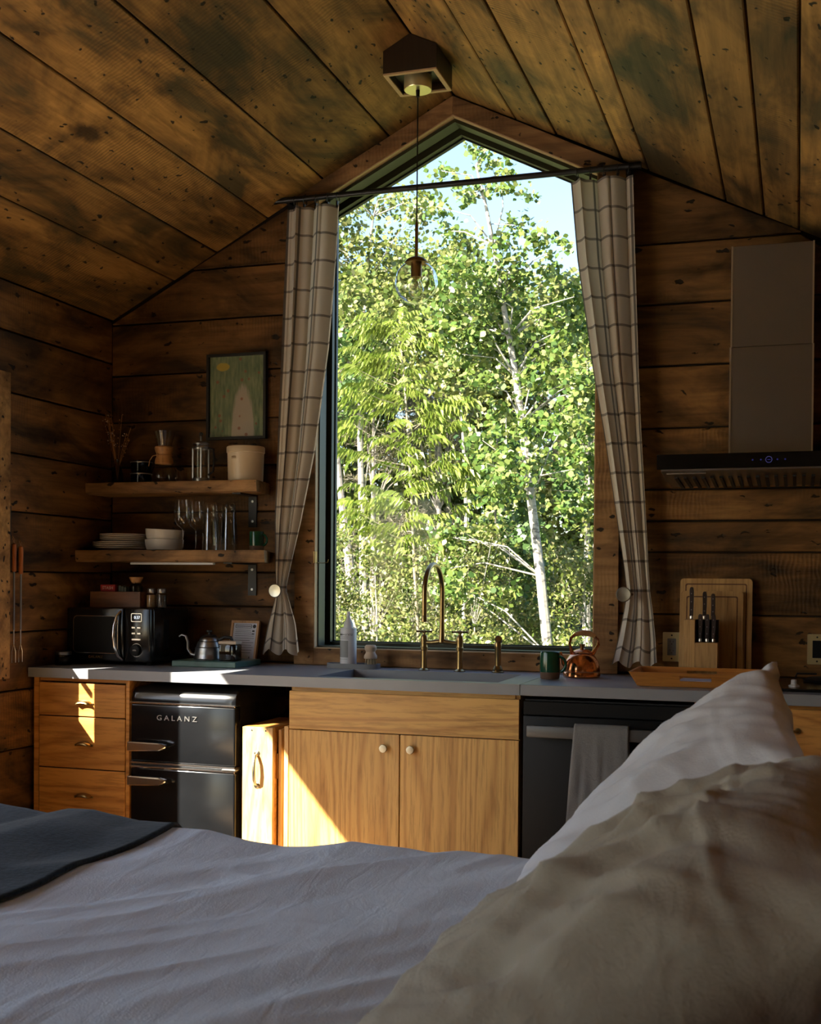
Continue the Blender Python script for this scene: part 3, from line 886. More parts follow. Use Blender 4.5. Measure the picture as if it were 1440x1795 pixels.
g = [[b.bm.verts.new(towel_pt(i / nx, j / nz)) for i in range(nx + 1)] for j in range(nz + 1)]
for j in range(nz):
    for i in range(nx): b.bm.faces.new((g[j][i], g[j][i + 1], g[j + 1][i + 1], g[j + 1][i]))
o = b.obj('dish_towel', 'towel', None, 180, loc=(.77, -.32, 0))
md = o.modifiers.new('thick', 'SOLIDIFY'); md.thickness = .0025; md.offset = 1
tag(o, 'crumpled grey linen towel hanging over the dishwasher handle', 'towel')

# stove base cabinet and cooktop at the right
rc = thing('drawer_cabinet', 'warm oak drawer cabinet under the black cooktop', 'cabinet', (1.395, -.32, 0))
B().box(-.318, .318, -.283, .30, 0, .873).obj('body', 'oak_warm', rc, 0)
for z0, z1 in ((.70, .86), (.40, .696), (.09, .396)):
    d = B().box(-.315, .315, -.307, -.284, z0, z1, .0015).obj('drawer', 'oak_warm', rc, 0)
    zc = (z0 + z1) / 2 + .005
    b = B().tube([(-.03, -.309, zc), (-.02, -.326, zc), (0, -.332, zc + .004), (.02, -.326, zc), (.03, -.309, zc)], .005, 8)
    b.lathe([(.011, 0), (.011, .003), (0, .004)], mat=Matrix.Translation((-.03, -.307, zc)) @ Matrix.Rotation(math.pi / 2, 4, 'X'), seg=12)
    b.lathe([(.011, 0), (.011, .003), (0, .004)], mat=Matrix.Translation((.03, -.307, zc)) @ Matrix.Rotation(math.pi / 2, 4, 'X'), seg=12)
    b.obj('bail_pull', 'brass', d)
ck = thing('cooktop', 'black glass cooktop with white knob set into the worktop', 'cooktop', (1.40, -.33, CZ))
B().box(-.05, .295, -.24, .25, 0.0005, .012, .003).obj('glass_plate', 'black_gloss', ck)
for dx, dy in ((.12, .12),):
    B().lathe([(.075, .012), (.08, .02), (.06, .028), (0, .028)], (dx, dy, 0), 24).obj('burner', 'black_void', ck)
for dx in (.01, .12):
    B().lathe([(.019, .012), (.019, .016), (.011, .019), (.010, .034), (.008, .036), (0, .036)], (dx, -.14, 0), 18).obj('knob', 'soap_plastic', ck)
for a in range(4):
    c, s_ = math.cos(a * math.pi / 2), math.sin(a * math.pi / 2)
    B().tube([(.12 + .03 * c, .12 + .03 * s_, .04), (.12 + .10 * c, .12 + .10 * s_, .04), (.12 + .11 * c, .12 + .11 * s_, .012)], .004, 6).obj('pan_support', 'black_void', ck)

# ------------------------------------------------------------------ range hood
hd = thing('range_hood', 'stainless chimney range hood with black glass front panel', 'range hood', (1.316, -.25, 1.70))
hx = -.39
B().box(-.388, .388, -.25, .245, .006, .056, .003).obj('body', 'black_satin', hd, 0)
B().box(-.39, .39, -.262, -.251, .0, .054, .002).obj('front_panel', 'black_gloss', hd, 0)
B().prism([(-.262, .0), (-.262, -.006), (-.20, -.012), (.16, -.030), (.18, -.028), (.22, .005)], 'X', -.375, .375).obj('underside_tray', 'steel', hd, 0)
for k in range(22):
    x = -.335 + k * .032
    B().box(x, x + .012, -.17, .12, -.0335, -.027, rot=Matrix.Rotation(math.atan2(-.018, .36), 3, 'X'), pivot=(x, -.02, -.022)).obj('baffle_slat', 'black_void', hd, 0)
B().box(-.36, -.22, -.215, -.195, -.0125, -.0085).obj('hood_lamp', 'steel_edge', hd, 0)
B().box(-.1455, .1455, -.075, .246, .0565, .465, .002).obj('lower_chimney', 'steel', hd, 0)
B().box(-.1430, .1430, -.072, .243, .465, .838, .002).obj('upper_chimney', 'steel', hd, 0)
for x in (-.1455, .1455):
    B().box(x - .003, x + .003, -.079, -.073, .0565, .465).obj('chimney_edge', 'steel_edge', hd, 0)
    B().box(x * .985 - .003, x * .985 + .003, -.0765, -.0715, .465, .838).obj('chimney_edge', 'steel_edge', hd, 0)
fpn = [c for c in hd.children if c.name.startswith('front_panel')][0]
b = B()
b.ring([(.0115 * math.cos(a * math.pi / 12), .0115 * math.sin(a * math.pi / 12)) for a in range(24)],
       [(.0098 * math.cos(a * math.pi / 12), .0098 * math.sin(a * math.pi / 12)) for a in range(24)], 'Y', -.2632, -.262)
o = b.obj('power_button', 'hood_led', fpn); o.location = (.0, 0, .028)
for dx in (-.055, -.027, .029, .055): B().box(dx - .003, dx + .003, -.2628, -.262, .0272, .0285).box(dx - .0006, dx + .0006, -.2628, -.262, .025, .031).obj('touch_icon', 'hood_icon', fpn, 0)
B().box(-.005, .005, -.2628, -.262, .0272, .0286).obj('touch_icon', 'hood_icon', fpn, 0)

# ------------------------------------------------------------------ ridge box and pendant lamp
rbx = thing('ridge_box', 'dark reclaimed wood box hanging from the ceiling ridge above the sink', 'box', (0, -.505, 3.21))
hw = .106
zc = lambda x: ceil_z(x) - 3.21 - .004
B().prism([(-hw, 0.006), (hw, .006), (hw, zc(hw)), (0, zc(0)), (-hw, zc(-hw))], 'Y', -.106, -.09).obj('front_board', 'box_wood', rbx, 0)
B().prism([(-hw, 0.006), (hw, .006), (hw, zc(hw)), (0, zc(0)), (-hw, zc(-hw))], 'Y', .09, .106).obj('back_board', 'box_wood', rbx, 0)
for s_ in (-1, 1):
    B().box(min(s_ * hw, s_ * (hw - .016)), max(s_ * hw, s_ * (hw - .016)), -.0895, .0895, .006, zc(hw) - .002).obj('side_board', 'box_wood', rbx, 0)
B().box(-.09, .09, -.09, .09, .035, .045).obj('inner_plate', 'box_wood', rbx, 0)
B().ring([(-hw, -hw), (hw, -hw), (hw, hw), (-hw, hw)], [(-.09, -.09), (.09, -.09), (.09, .09), (-.09, .09)], 'Z', 0, .006).obj('sawn_bottom_edge', 'trim_edge', rbx, 0)

pl = thing('pendant_lamp', 'clear dimpled glass globe pendant lamp on a thin black cord', 'lamp', (0, -.505, 2.36))
zl_ = 3.205 - 2.36
B().lathe([(0, zl_ - .022), (.052, zl_ - .022), (.054, zl_ - .019), (.054, zl_ + .03), (0, zl_ + .03)], seg=32).obj('canopy', 'brass_plate', pl)
B().lathe([(.004, zl_ - .05), (.007, zl_ - .048), (.008, zl_ - .022)], seg=12).obj('cord_grip', 'black_metal', pl)
B().tube([(0, 0, zl_ - .04), (0, 0, .31)], .0028, 8).obj('cord', 'black_metal', pl)
B().lathe([(.004, .318), (.0065, .308), (.0065, .185), (.004, .185)], seg=12).obj('stem', 'brass_dark', pl)
B().lathe([(.007, .185), (.022, .18), (.038, .172), (.045, .163), (.047, .160), (.044, .158), (.025, .162), (0, .163)], seg=24).obj('cap', 'brass_dark', pl)
B().lathe([(.0, .162), (.021, .162), (.021, .112), (.0205, .104), (.018, .103), (0, .108)], seg=20).obj('socket', 'brass_dark', pl)
b = B(); rg = .084
vs_ = []
prof = []
nlat, nlon = 28, 48
for i in range(nlat + 1):
    th = R(28) + (math.pi - R(28)) * i / nlat
    prof.append(th)
dim = [Vector((math.cos(a) * math.sin(t), math.sin(a) * math.sin(t), math.cos(t))) for a, t in
       [(k * 2 * math.pi / 7, 1.45) for k in range(7)] + [(k * 2 * math.pi / 5 + .4, 2.35) for k in range(5)]]
rows = []
for th in prof:
    row = []
    for k in range(nlon):
        a = 2 * math.pi * k / nlon
        d = Vector((math.cos(a) * math.sin(th), math.sin(a) * math.sin(th), math.cos(th)))
        dent = sum(max(0, 1 - (d - q).length_squared / .12) ** 2 for q in dim)
        row.append(b.bm.verts.new(d * (rg - .009 * dent) + Vector((0, 0, rg))))
    rows.append(row)
for r0, r1 in zip(rows, rows[1:]):
    for k in range(nlon): b.bm.faces.new((r0[k], r0[(k + 1) % nlon], r1[(k + 1) % nlon], r1[k]))
b.obj('globe', 'glass', pl, 180)
blb = B().lathe([(.010, .108), (.014, .095), (.026, .072), (.030, .055), (.026, .036), (.014, .027), (0, .025)], seg=20).obj('bulb', 'glass', pl, 180)
b = B()
for k in range(4):
    a = k * math.pi / 2
    b.tube([(.003 * math.cos(a), .003 * math.sin(a), .105), (.007 * math.cos(a), .007 * math.sin(a), .075), (.012 * math.cos(a + .4), .012 * math.sin(a + .4), .05)], .0007, 5)
b.obj('filament', 'copper', blb)

# ------------------------------------------------------------------ curtains
rod = thing('curtain_rod', 'black iron curtain rod across the gable window', 'curtain rod', (0, -.075, 2.96))
B().tube([(-.792, 0, 0), (.792, 0, 0)], .0125, 14).obj('rod', 'black_metal', rod)
for s_ in (-1, 1):
    B().lathe([(.014, 0), (.014, .012), (0, .014)], mat=Matrix.Translation((s_ * .79, 0, 0)) @ Matrix.Rotation(s_ * math.pi / 2, 4, 'Y'), seg=16).obj('end_cap', 'black_metal', rod)
    B().box(s_ * .745 - .008, s_ * .745 + .008, 0, .07, -.008, .004).box(s_ * .745 - .02, s_ * .745 + .02, .066, .0725, -.05, .03).obj('bracket', 'black_metal', rod, 0)


def curtain(label, side, keys, u_len, nf, phase):
    """keys: (z, x_left, x_right, fold amplitude)"""
    keys = sorted(keys)
    zs = np.array([k[0] for k in keys]); A = np.array([k[1:] for k in keys])
    nu, nv = 150, 110
    t = thing('curtain', label, 'curtain', (0, -.1, .0))
    verts, uvs, faces = [], [], []
    ztop = zs[-1]
    for j in range(nv + 1):
        z = zs[0] + (ztop - zs[0]) * j / nv
        xl_, xr_, am = (np.interp(z, zs, A[:, c]) for c in range(3))
        for i in range(nu + 1):
            u = i / nu
            ph = 2 * math.pi * nf * u + phase
            wob = .35 * math.sin(2.1 * z + 5 * u)
            y = am * (math.sin(ph + wob) * .75 + .25 * math.sin(2.3 * ph + 1 + 1.5 * wob))
            x = xl_ + (xr_ - xl_) * (u + .35 / (nf * 6.28) * math.sin(2 * ph + wob))
            hem = .014 * math.sin(ph + .6) * max(0, 1 - (z - zs[0]) / .25) * (1 if j < nv else 0)
            verts.append((x, y, z - (hem if j < 30 else 0)))
            uvs.append((u * u_len, ztop - z))
    for j in range(nv):
        for i in range(nu):
            a = j * (nu + 1) + i
            faces.append((a, a + 1, a + nu + 2, a + nu + 1))
    me = bpy.data.meshes.new('cloth'); me.from_pydata(verts, [], faces)
    uvl = me.uv_layers.new(name='UVMap')
    uvl.data.foreach_set('uv', [c for l in me.loops for c in uvs[l.vertex_index]])
    me.polygons.foreach_set('use_smooth', [True] * len(me.polygons))
    put('cloth', me, 'plaid', t)
    return t


cl = curtain('cream checked linen curtain tied back beside the wall shelves', -1,
             [(.972, -.845, -.655, .020), (1.10, -.815, -.672, .022), (1.20, -.782, -.705, .018), (1.25, -.772, -.722, .015), (1.32, -.778, -.706, .016),
              (1.55, -.785, -.648, .022), (1.85, -.775, -.585, .028), (2.3, -.757, -.523, .032), (2.7, -.745, -.492, .034), (2.915, -.738, -.482, .034)], .40, 2.4, .4)
cr = curtain('cream checked linen curtain tied back beside the range hood', 1,
             [(.962, .712, .885, .020), (1.06, .735, .880, .022), (1.18, .758, .868, .018), (1.25, .768, .858, .016), (1.34, .757, .851, .018),
              (1.6, .716, .835, .024), (1.9, .668, .815, .030), (2.15, .622, .802, .032), (2.6, .555, .784, .034), (2.915, .526, .772, .034)], .38, 2.2, 2.2)
for t, xs, kx in ((cl, (-.70, -.655, -.60, -.545, -.50), -.75), (cr, (.545, .60, .655, .71, .755), .765)):
    for x in xs:
        b = B()
        n = 16
        b.tube([(x + .002 * math.sin(k), .025 + .021 * math.cos(2 * math.pi * k / n), 2.952 + .021 * math.sin(2 * math.pi * k / n)) for k in range(n + 1)], .0018, 6)
        b.box(x - .004, x + .004, .012, .022, 2.905, 2.934, .001)
        b.obj('ring_clip', 'black_metal', t)
for side, x in ((-1, -.742), (1, .764)):
    t = thing('curtain_holdback', 'round brass holdback disc on the curtain beside the ' + ('wall shelves' if side < 0 else 'knife block'), 'holdback', (x, -.165, 1.243))
    B().lathe([(0, 0), (.024, 0), (.0295, .003), (.0305, .007), (.027, .010), (.012, .0085), (0, .008)], mat=Matrix.Rotation(math.pi / 2, 4, 'X'), seg=28).obj('disc', 'nickel', t)
    B().tube([(0, 0, 0), (side * .025, .05, 0), (side * .02, .163, 0)], .005, 8).obj('stem', 'brass_dark', t)

# ------------------------------------------------------------------ wall shelves
SH = [('wall_shelf', 'thick reclaimed wood shelf holding the crock and coffee maker', 1.722, -.222, float(WY(449, 850, -.222)[0]), .050, float(WY(474, 850, 0)[0])),
      ('wall_shelf', 'thick reclaimed wood shelf holding plates, bowls and glasses', 1.416, -.300, float(WY(463, 975, -.3)[0]), .052, float(WY(474, 965, 0)[0]))]
for nm, lab, zt_, yf, xe, th, xb in SH:
    t = thing(nm, lab, 'shelf', (-1.19, 0, zt_))
    b = B()
    n = 24
    x0 = XL + 1.19 + .002; x1 = xe + 1.19
    top, bot = [], []
    rows = []
    for i in range(n + 1):
        x = x0 + (x1 - x0) * i / n
        wv = .004 * math.sin(i * 1.3) + .003 * math.sin(i * .55 + 1)
        xk = x + (xb - xe) * (i / n) ** 4
        rows.append([b.bm.verts.new(p) for p in ((xk, -.003, 0), (x, yf + wv, 0), (x, yf - .003 + wv, -.01), (x, yf + wv + .002, -th + .006 + .003 * math.sin(i * .9)), (x, yf + wv + .008, -th), (xk, -.003, -th))])
    for a, c in zip(rows, rows[1:]):
        for i in range(6): b.bm.faces.new((a[i], a[(i + 1) % 6], c[(i + 1) % 6], c[i]))
    b.bm.faces.new(rows[0]); b.bm.faces.new(rows[-1][::-1])
    b.obj('plank', 'shelf', t, 30)
    bx = .26
    br = B().box(bx - .02, bx + .02, -.008, -.002, -th - .145, -th).box(bx - .02, bx + .02, yf + .05, -.002, -th - .006, -th).obj('bracket', 'black_metal', t, 0)
    for zz in (-.028, -.118): B().lathe([(.006, 0), (.006, .002), (0, .003)], mat=Matrix.Translation((bx, -.008, -th + zz)) @ Matrix.Rotation(math.pi / 2, 4, 'X'), seg=10).obj('screw', 'steel', br)
o = B().box(-1.40, -.99, -.27, -.25, 1.416 - .052 - .011, 1.416 - .052 - .0005, .002).obj('under_shelf_light', 'soap_plastic')
tag(o, 'slim white light bar fixed under the shelf of plates', 'light bar')

ZU, ZL_ = 1.7225, 1.4165
# vase with dried stems
t = thing('bud_vase', 'small clear glass vase holding dried seed stems on upper shelf', 'vase', (-1.56, -.12, ZU))
B().lathe([(0, 0), (.022, 0), (.026, .01), (.026, .05), (.018, .075), (.011, .09), (.011, .112), (.013, .116)], seg=20, cap=False).obj('vase', 'amber_glass', t)
for k in range(11):
    lean = random.uniform(-.5, .12) if k < 8 else random.uniform(.1, .5)
    hh = random.uniform(.26, .33) if k < 8 else random.uniform(.16, .24)
    ly = random.uniform(-.1, .1)
    pts = [(0, 0, .02)] + [(lean * s_ * hh * .9, ly * s_ * hh, .06 + s_ * hh * (1 - .1 * s_)) for s_ in (.2, .45, .7, 1.0)]
    st = B().tube(pts, .0009, 5).obj('stem', 'dry_stem', t)
    b = B()
    for m_ in range(9):
        s_ = random.uniform(.4, 1.0)
        b.ball((lean * s_ * hh * .9 + random.uniform(-.012, .012), ly * s_ * hh + random.uniform(-.01, .01), .06 + s_ * hh * (1 - .1 * s_)), random.uniform(.0018, .0032), 6)
    b.obj('seed_heads', 'seed' if k % 3 == 0 else 'dry_stem', st, kind='stuff')
# two stacked dark glass jars
for k in range(2):
    t = thing('glass_jar', ('dark green glass jar standing on upper shelf under another jar', 'dark green glass jar stacked on top of another jar')[k], 'jar', (-1.435, -.12, ZU + k * .053))
    B().lathe([(0, 0), (.04, 0), (.046, .004), (.047, .04), (.049, .044), (.049, .0505), (.043, .0505), (.043, .006), (0, .005)], seg=28).obj('jar', 'slate_glass', t)
    B().lathe([(.0495, .042), (.0505, .0445), (.0495, .047)], seg=28, cap=False).obj('rim_band', 'steel', t)
# pour-over coffee maker
t = thing('coffee_maker', 'hourglass glass pour-over coffee maker with wooden collar and leather tie', 'coffee maker', (-1.318, -.12, ZU))
B().lathe([(0, .0), (.045, 0), (.058, .008), (.062, .03), (.055, .06), (.036, .09), (.021, .112), (.019, .125), (.021, .14), (.034, .175), (.05, .235)], seg=32, cap=False).obj('flask', 'glass', t, 180)
B().lathe([(.038, .086), (.042, .092), (.040, .108), (.034, .122), (.034, .132), (.040, .146), (.043, .160), (.040, .166), (.033, .160), (.022, .138), (.020, .12), (.026, .104), (.036, .088)], seg=28, cap=False).obj('collar', 'turned', t)
b = B().tube([(.034 * math.cos(a / 12 * 2 * math.pi), .036 * math.sin(a / 12 * 2 * math.pi), .127) for a in range(13)], .003, 6)
b.tube([(-.01, -.036, .127), (-.03, -.05, .12), (-.043, -.052, .10), (-.05, -.05, .075)], .0022, 6)
b.ball((-.012, -.038, .127), .006)
b.obj('leather_tie', 'leather', t)
B().tube([(-.03, -.02, .235), (-.004, -.02, .125)], .005, 8).obj('spoon', 'steel', t)
# french press
t = thing('french_press', 'glass and steel french press beside the stoneware crock', 'french press', (-1.137, -.11, ZU))
B().lathe([(0, .006), (.033, .006), (.034, .01), (.034, .165), (.036, .172)], seg=28, cap=False).obj('beaker', 'glass', t)
B().lathe([(.0355, 0), (.0365, .002), (.0365, .02), (.0355, .022)], seg=28).obj('base', 'steel', t)
b = B().lathe([(.0355, .15), (.0362, .152), (.0362, .160), (.0355, .162)], seg=28, cap=False)
for k in range(4):
    a = k * math.pi / 2 + .5
    b.box(.035 * math.cos(a) - .003, .035 * math.cos(a) + .003, .035 * math.sin(a) - .003, .035 * math.sin(a) + .003, .02, .155)
b.obj('cage', 'steel', t)
B().lathe([(.037, .172), (.037, .177), (.025, .184), (.006, .187), (.004, .187), (.004, .215), (.0, .215)], seg=24).obj('lid', 'steel', t)
B().ball((0, 0, .219), .009, 12).obj('plunger_knob', 'black_metal', t)
B().tube([(.036, 0, .155), (.062, 0, .15), (.066, 0, .1), (.06, 0, .05), (.037, 0, .035)], .005, 8).obj('handle', 'black_metal', t)
# crock
t = thing('crock', 'cream stoneware crock with a small brown stamp on upper shelf', 'crock', (-.913, -.115, ZU))
B().lathe([(0, 0), (.073, 0), (.077, .004), (.081, .125), (.0845, .128), (.0845, .150), (.082, .154), (.076, .153), (.074, .13), (.07, .01), (0, .01)], seg=40).obj('pot', 'cream_ceramic', t)
b = B()
for dx, hgt in ((-.008, .010), (0, .013), (.008, .010)):
    b.ring([(dx + .0035 * math.cos(k * .785), .105 + hgt * .4 * math.sin(k * .785)) for k in range(8)], [(dx + .0022 * math.cos(k * .785), .105 + hgt * .28 * math.sin(k * .785)) for k in range(8)], 'Y', -.0815, -.0803)
b.box(-.014, .014, -.0813, -.0803, .0975, .0988)
o = b.obj('stamp', 'brown_ink', t, 0); o.rotation_euler = (0, 0, R(-14))
# framed print (plain stand-in: a soft green meadow with one pale and one yellow dab)
t = thing('framed_print', 'dark framed painting in greens with a pale figure-like patch on back wall', 'picture', (-1.008, -.004, 1.925))
t['label'] = 'dark framed green meadow painting behind glass above the crock'
B().ring([(-.148, 0), (.148, 0), (.148, .388), (-.148, .388)], [(-.136, .012), (.136, .012), (.136, .376), (-.136, .376)], 'Y', -.024, 0).obj('frame', 'black_void', t, 0)
mm, nt, N, L, bb = newmat('meadow_painting')
tc = N.new('ShaderNodeTexCoord'); mp = N.new('ShaderNodeMapping'); mp.inputs['Scale'].default_value = (70, 1, 14)
L.new(tc.outputs['Object'], mp.inputs[0])
n1 = noise_tex(N, L, mp.outputs[0], 1.0, 3, 0.5)
c = ramp(N, L, n1, [(.3, (.10, .15, .08)), (.5, (.20, .25, .13)), (.7, (.30, .33, .19))])
spx = N.new('ShaderNodeSeparateXYZ'); L.new(tc.outputs['Object'], spx.inputs[0])


def dab(cx, cz, rx, rz, w=.25):
    a = math_node(N, L, 'DIVIDE', math_node(N, L, 'SUBTRACT', spx.outputs[0], cx), rx)
    e = math_node(N, L, 'DIVIDE', math_node(N, L, 'SUBTRACT', spx.outputs[2], cz), rz)
    d = math_node(N, L, 'ADD', math_node(N, L, 'MULTIPLY', a, a), math_node(N, L, 'MULTIPLY', e, e))
    d = math_node(N, L, 'ADD', d, math_node(N, L, 'MULTIPLY', math_node(N, L, 'SUBTRACT', n1, .5), .8))
    return ramp(N, L, d, [(1 - w, (1, 1, 1)), (1.0, (0, 0, 0))])


c = mixc(N, L, dab(.03, .0, .06, .26), c, (.50, .42, .33))
c = mixc(N, L, dab(-.07, .33, .035, .02), c, (.52, .38, .06))
vo = N.new('ShaderNodeTexVoronoi'); vo.inputs['Scale'].default_value = 22
L.new(tc.outputs['Object'], vo.inputs['Vector'])
c = mixc(N, L, ramp(N, L, vo.outputs['Distance'], [(.14, (.8, .8, .8)), (.2, (0, 0, 0))]), c, (.30, .10, .05))
L.new(c, bb.inputs['Base Color']); bb.inputs['Roughness'].default_value = .6
M['painting'] = mm
B().box(-.137, .137, -.012, -.006, .011, .377).obj('canvas', 'painting', t, 0)
B().box(-.1355, .1355, -.0185, -.0165, .0125, .3755).obj('glazing', 'pane', t, 0)

# plates
pz = ZL_
for k in range(8):
    big = k < 4
    r = .128 if big else .108
    prof = [(0, 0), (r * .6, 0), (r * .63, .002), (r * .985, .0105), (r, .0118), (r * .985, .0138), (r * .6, .0052), (0, .005)]
    o = B().lathe(prof, seg=40).obj('plate', 'white_ceramic', None, 40, loc=(-1.515 + (0 if big else .012), -.155, pz))
    tag(o, ('bottom', 'second lowest', 'third', 'topmost')[k % 4] + (' wide plate of the white plate stack on the shelf' if big else ' small plate on the upper part of the white plate stack'), 'plate', 'large stacked plates' if big else 'small stacked plates')
    pz += .0086 if k != 3 else .010
# bowls
for k in range(2):
    o = B().lathe([(0, 0), (.06, 0), (.078, .005), (.084, .02), (.087, .05), (.085, .0505), (.081, .02), (.07, .008), (0, .006)], seg=40).obj('bowl', 'white_ceramic', None, 40, loc=(-1.297, -.15, ZL_ + k * .0452), rot=(0, R(2.5 * k), 0))
    tag(o, ('white straight-sided bowl at the bottom of the bowl stack', 'white straight-sided bowl tilted on top of the other bowl')[k], 'bowl')
# wine glasses
WGP = [(0, 0), (.034, 0), (.034, .0015), (.008, .005), (.0035, .015), (.0032, .085), (.006, .095), (.024, .108), (.037, .13), (.041, .155), (.038, .19), (.032, .222)]
wgm = B().lathe(WGP, seg=32, cap=False).mesh('wine_glass', 180)
for x, y_, lab in ((float(WY(321, 900, -.255)[0]), -.255, 'stemmed clear wine glass standing next to the white bowls'), (float(WY(344, 900, -.14)[0]), -.14, 'stemmed clear wine glass between the other wine glass and the tall tumblers')):
    tag(put('wine_glass', wgm, 'glass', loc=(x, y_, ZL_)), lab, 'wine glass')
# tall tumblers in nested upside-down stacks
TGP = [(.038, 0), (.0375, .004), (.030, .125), (.028, .142), (.022, .150), (0, .151)]
tgm = B().lathe(TGP, seg=32, cap=False).mesh('tumbler', 60)
for x, y_, wh in ((-1.045, -.19, 'at the shelf front'), (-.985, -.13, 'beside the green mug'), (-1.06, -.075, 'close to the wall')):
    for k in range(3):
        tag(put('tumbler', tgm, 'glass', loc=(x, y_, ZL_ + .0006 + k * .030)), ('lowest', 'middle', 'topmost')[k] + ' upturned clear tumbler of the nested stack ' + wh, 'tumbler', 'tumblers in nested stacks')


def mug(label, loc, rz, s=1.0):
    t = thing('mug', label, 'mug', loc, rz)
    B().lathe([(.034 * s, .0), (.037 * s, .004 * s), (.0395 * s, .03 * s), (.0395 * s, .034 * s)], seg=32).obj('clay_foot', 'brown_clay', t)
    B().lathe([(.0397 * s, .027 * s), (.040 * s, .04 * s), (.0385 * s, .10 * s), (.0375 * s, .104 * s), (.035 * s, .102 * s), (.035 * s, .04 * s), (0, .036 * s)], seg=32, cap=False).obj('glazed_body', 'green_glaze', t)
    pts = []
    for k in range(11):
        a = R(-70 + 160 * k / 10)
        pts.append(((.036 + .030 * math.cos(a)) * s, 0, (.058 + .030 * math.sin(a)) * s))
    B().tube(pts, [.0065 * s] * 4 + [.0055 * s] * 7, 10).obj('handle', 'green_glaze', t)
    return t


mug('small green glazed mug on the shelf beside the tumblers', (-.845, -.14, ZL_), R(-10), .82)

# ------------------------------------------------------------------ left end of the worktop
t = thing('lidded_jar', 'small dark jar with a silver lid in the worktop corner', 'jar', (-1.606, -.47, CZ))
B().lathe([(0, 0), (.034, 0), (.036, .003), (.036, .04), (.032, .046)], seg=24, cap=False).obj('jar', 'amber_glass', t)
B().lathe([(0, .003), (.031, .003), (.033, .034), (0, .035)], seg=20).obj('contents', 'pepper', t)
B().lathe([(.0345, .044), (.0355, .045), (.0355, .056), (.034, .058), (0, .058)], seg=24).obj('lid', 'steel', t)
# microwave
MX0, MX1, MY0, MY1, MZ0 = -1.638, -1.219, -.40, -.06, CZ
t = thing('microwave', 'black retro microwave oven with chrome handle on the worktop', 'microwave', ((MX0 + MX1) / 2, -.23, CZ))
hwm = (MX1 - MX0) / 2
B().box(-hwm, hwm, -.150, .17, .014, .250, .014, 3).obj('body', 'black_gloss', t)
for a in (-1, 1):
    for c in (-1, 1): B().lathe([(.014, 0), (.016, .004), (.016, .015), (0, .015)], (a * .17, .01 + c * .12, 0), 14).obj('foot', 'black_void', t)
dr = B().box(-hwm + .001, .078, -.170, -.151, .016, .248, .008, 2).obj('door', 'black_gloss', t)
pn = B().box(.080, hwm - .001, -.168, -.151, .016, .248, .008, 2).obj('control_panel', 'black_gloss', t)


def rrect(x0, x1, z0, z1, r, n=5):
    P = []
    for cx, cz, a0 in ((x1 - r, z1 - r, 0), (x0 + r, z1 - r, 90), (x0 + r, z0 + r, 180), (x1 - r, z0 + r, 270)):
        for k in range(n + 1):
            a = R(a0 + 90 * k / n); P.append((cx + r * math.cos(a), cz + r * math.sin(a)))
    return P


B().ring(rrect(-.174, .050, .050, .214, .022), rrect(-.1715, .0475, .0525, .2115, .020), 'Y', -.1725, -.170).obj('window_trim', 'chrome', dr)
B().prism(rrect(-.1715, .0475, .0525, .2115, .020), 'Y', -.1712, -.170).obj('door_window', 'black_satin', dr)
B().tube([(.064, -.170, .236), (.056, -.19, .215), (.050, -.203, .17), (.049, -.206, .128), (.052, -.203, .085), (.062, -.188, .042), (.074, -.170, .024)], [.005, .007, .0075, .0075, .0075, .0065, .004], 12).obj('handle', 'chrome', dr)
text('lettering', 'GALANZ', .016, 'brass_dark', dr, (-.062, -.1705, .034), depth=.0004, space=1.2)
px_ = .140
B().ring(rrect(px_ - .026, px_ + .026, .190, .227, .006), rrect(px_ - .0235, px_ + .0235, .1925, .2245, .004), 'Y', -.1705, -.168).obj('display_frame', 'steel_edge', pn)
text('display_digits', '0:37', .017, 'lcd', pn, (px_ + .002, -.1684, .2085), depth=.0003)
for xx, zz, w in ((-.013, .165, .010), (.013, .165, .010), (-.013, .140, .010), (.013, .140, .010), (0, .114, .023)):
    B().box(px_ + xx - w, px_ + xx + w, -.1725, -.168, zz - .0045, zz + .0045, .002).obj('button', 'steel_edge', pn)
B().lathe([(.0275, 0), (.0275, .003), (.024, .004), (.024, .016), (.021, .018), (0, .018)], mat=Matrix.Translation((px_, -.168, .068)) @ Matrix.Rotation(math.pi / 2, 4, 'X'), seg=32).obj('dial', 'black_satin', pn)
B().ring([(px_ + .0285 * math.cos(k * .2618), .068 + .0285 * math.sin(k * .2618)) for k in range(24)], [(px_ + .0262 * math.cos(k * .2618), .068 + .0262 * math.sin(k * .2618)) for k in range(24)], 'Y', -.1695, -.168).obj('dial_ring', 'steel_edge', pn)
B().box(px_ - .009, px_ + .009, -.1863, -.186, .066, .0675).box(px_ - .007, px_ + .007, -.1863, -.186, .070, .0712).obj('dial_marks', 'white_text', pn, 0)
b = B()
for k in range(12): b.box(hwm - .0005, hwm + .0006, -.06 + k * .004, -.058 + k * .004, .07, .20)
b.obj('side_vent', 'black_void', t, 0)
MT = CZ + .2505
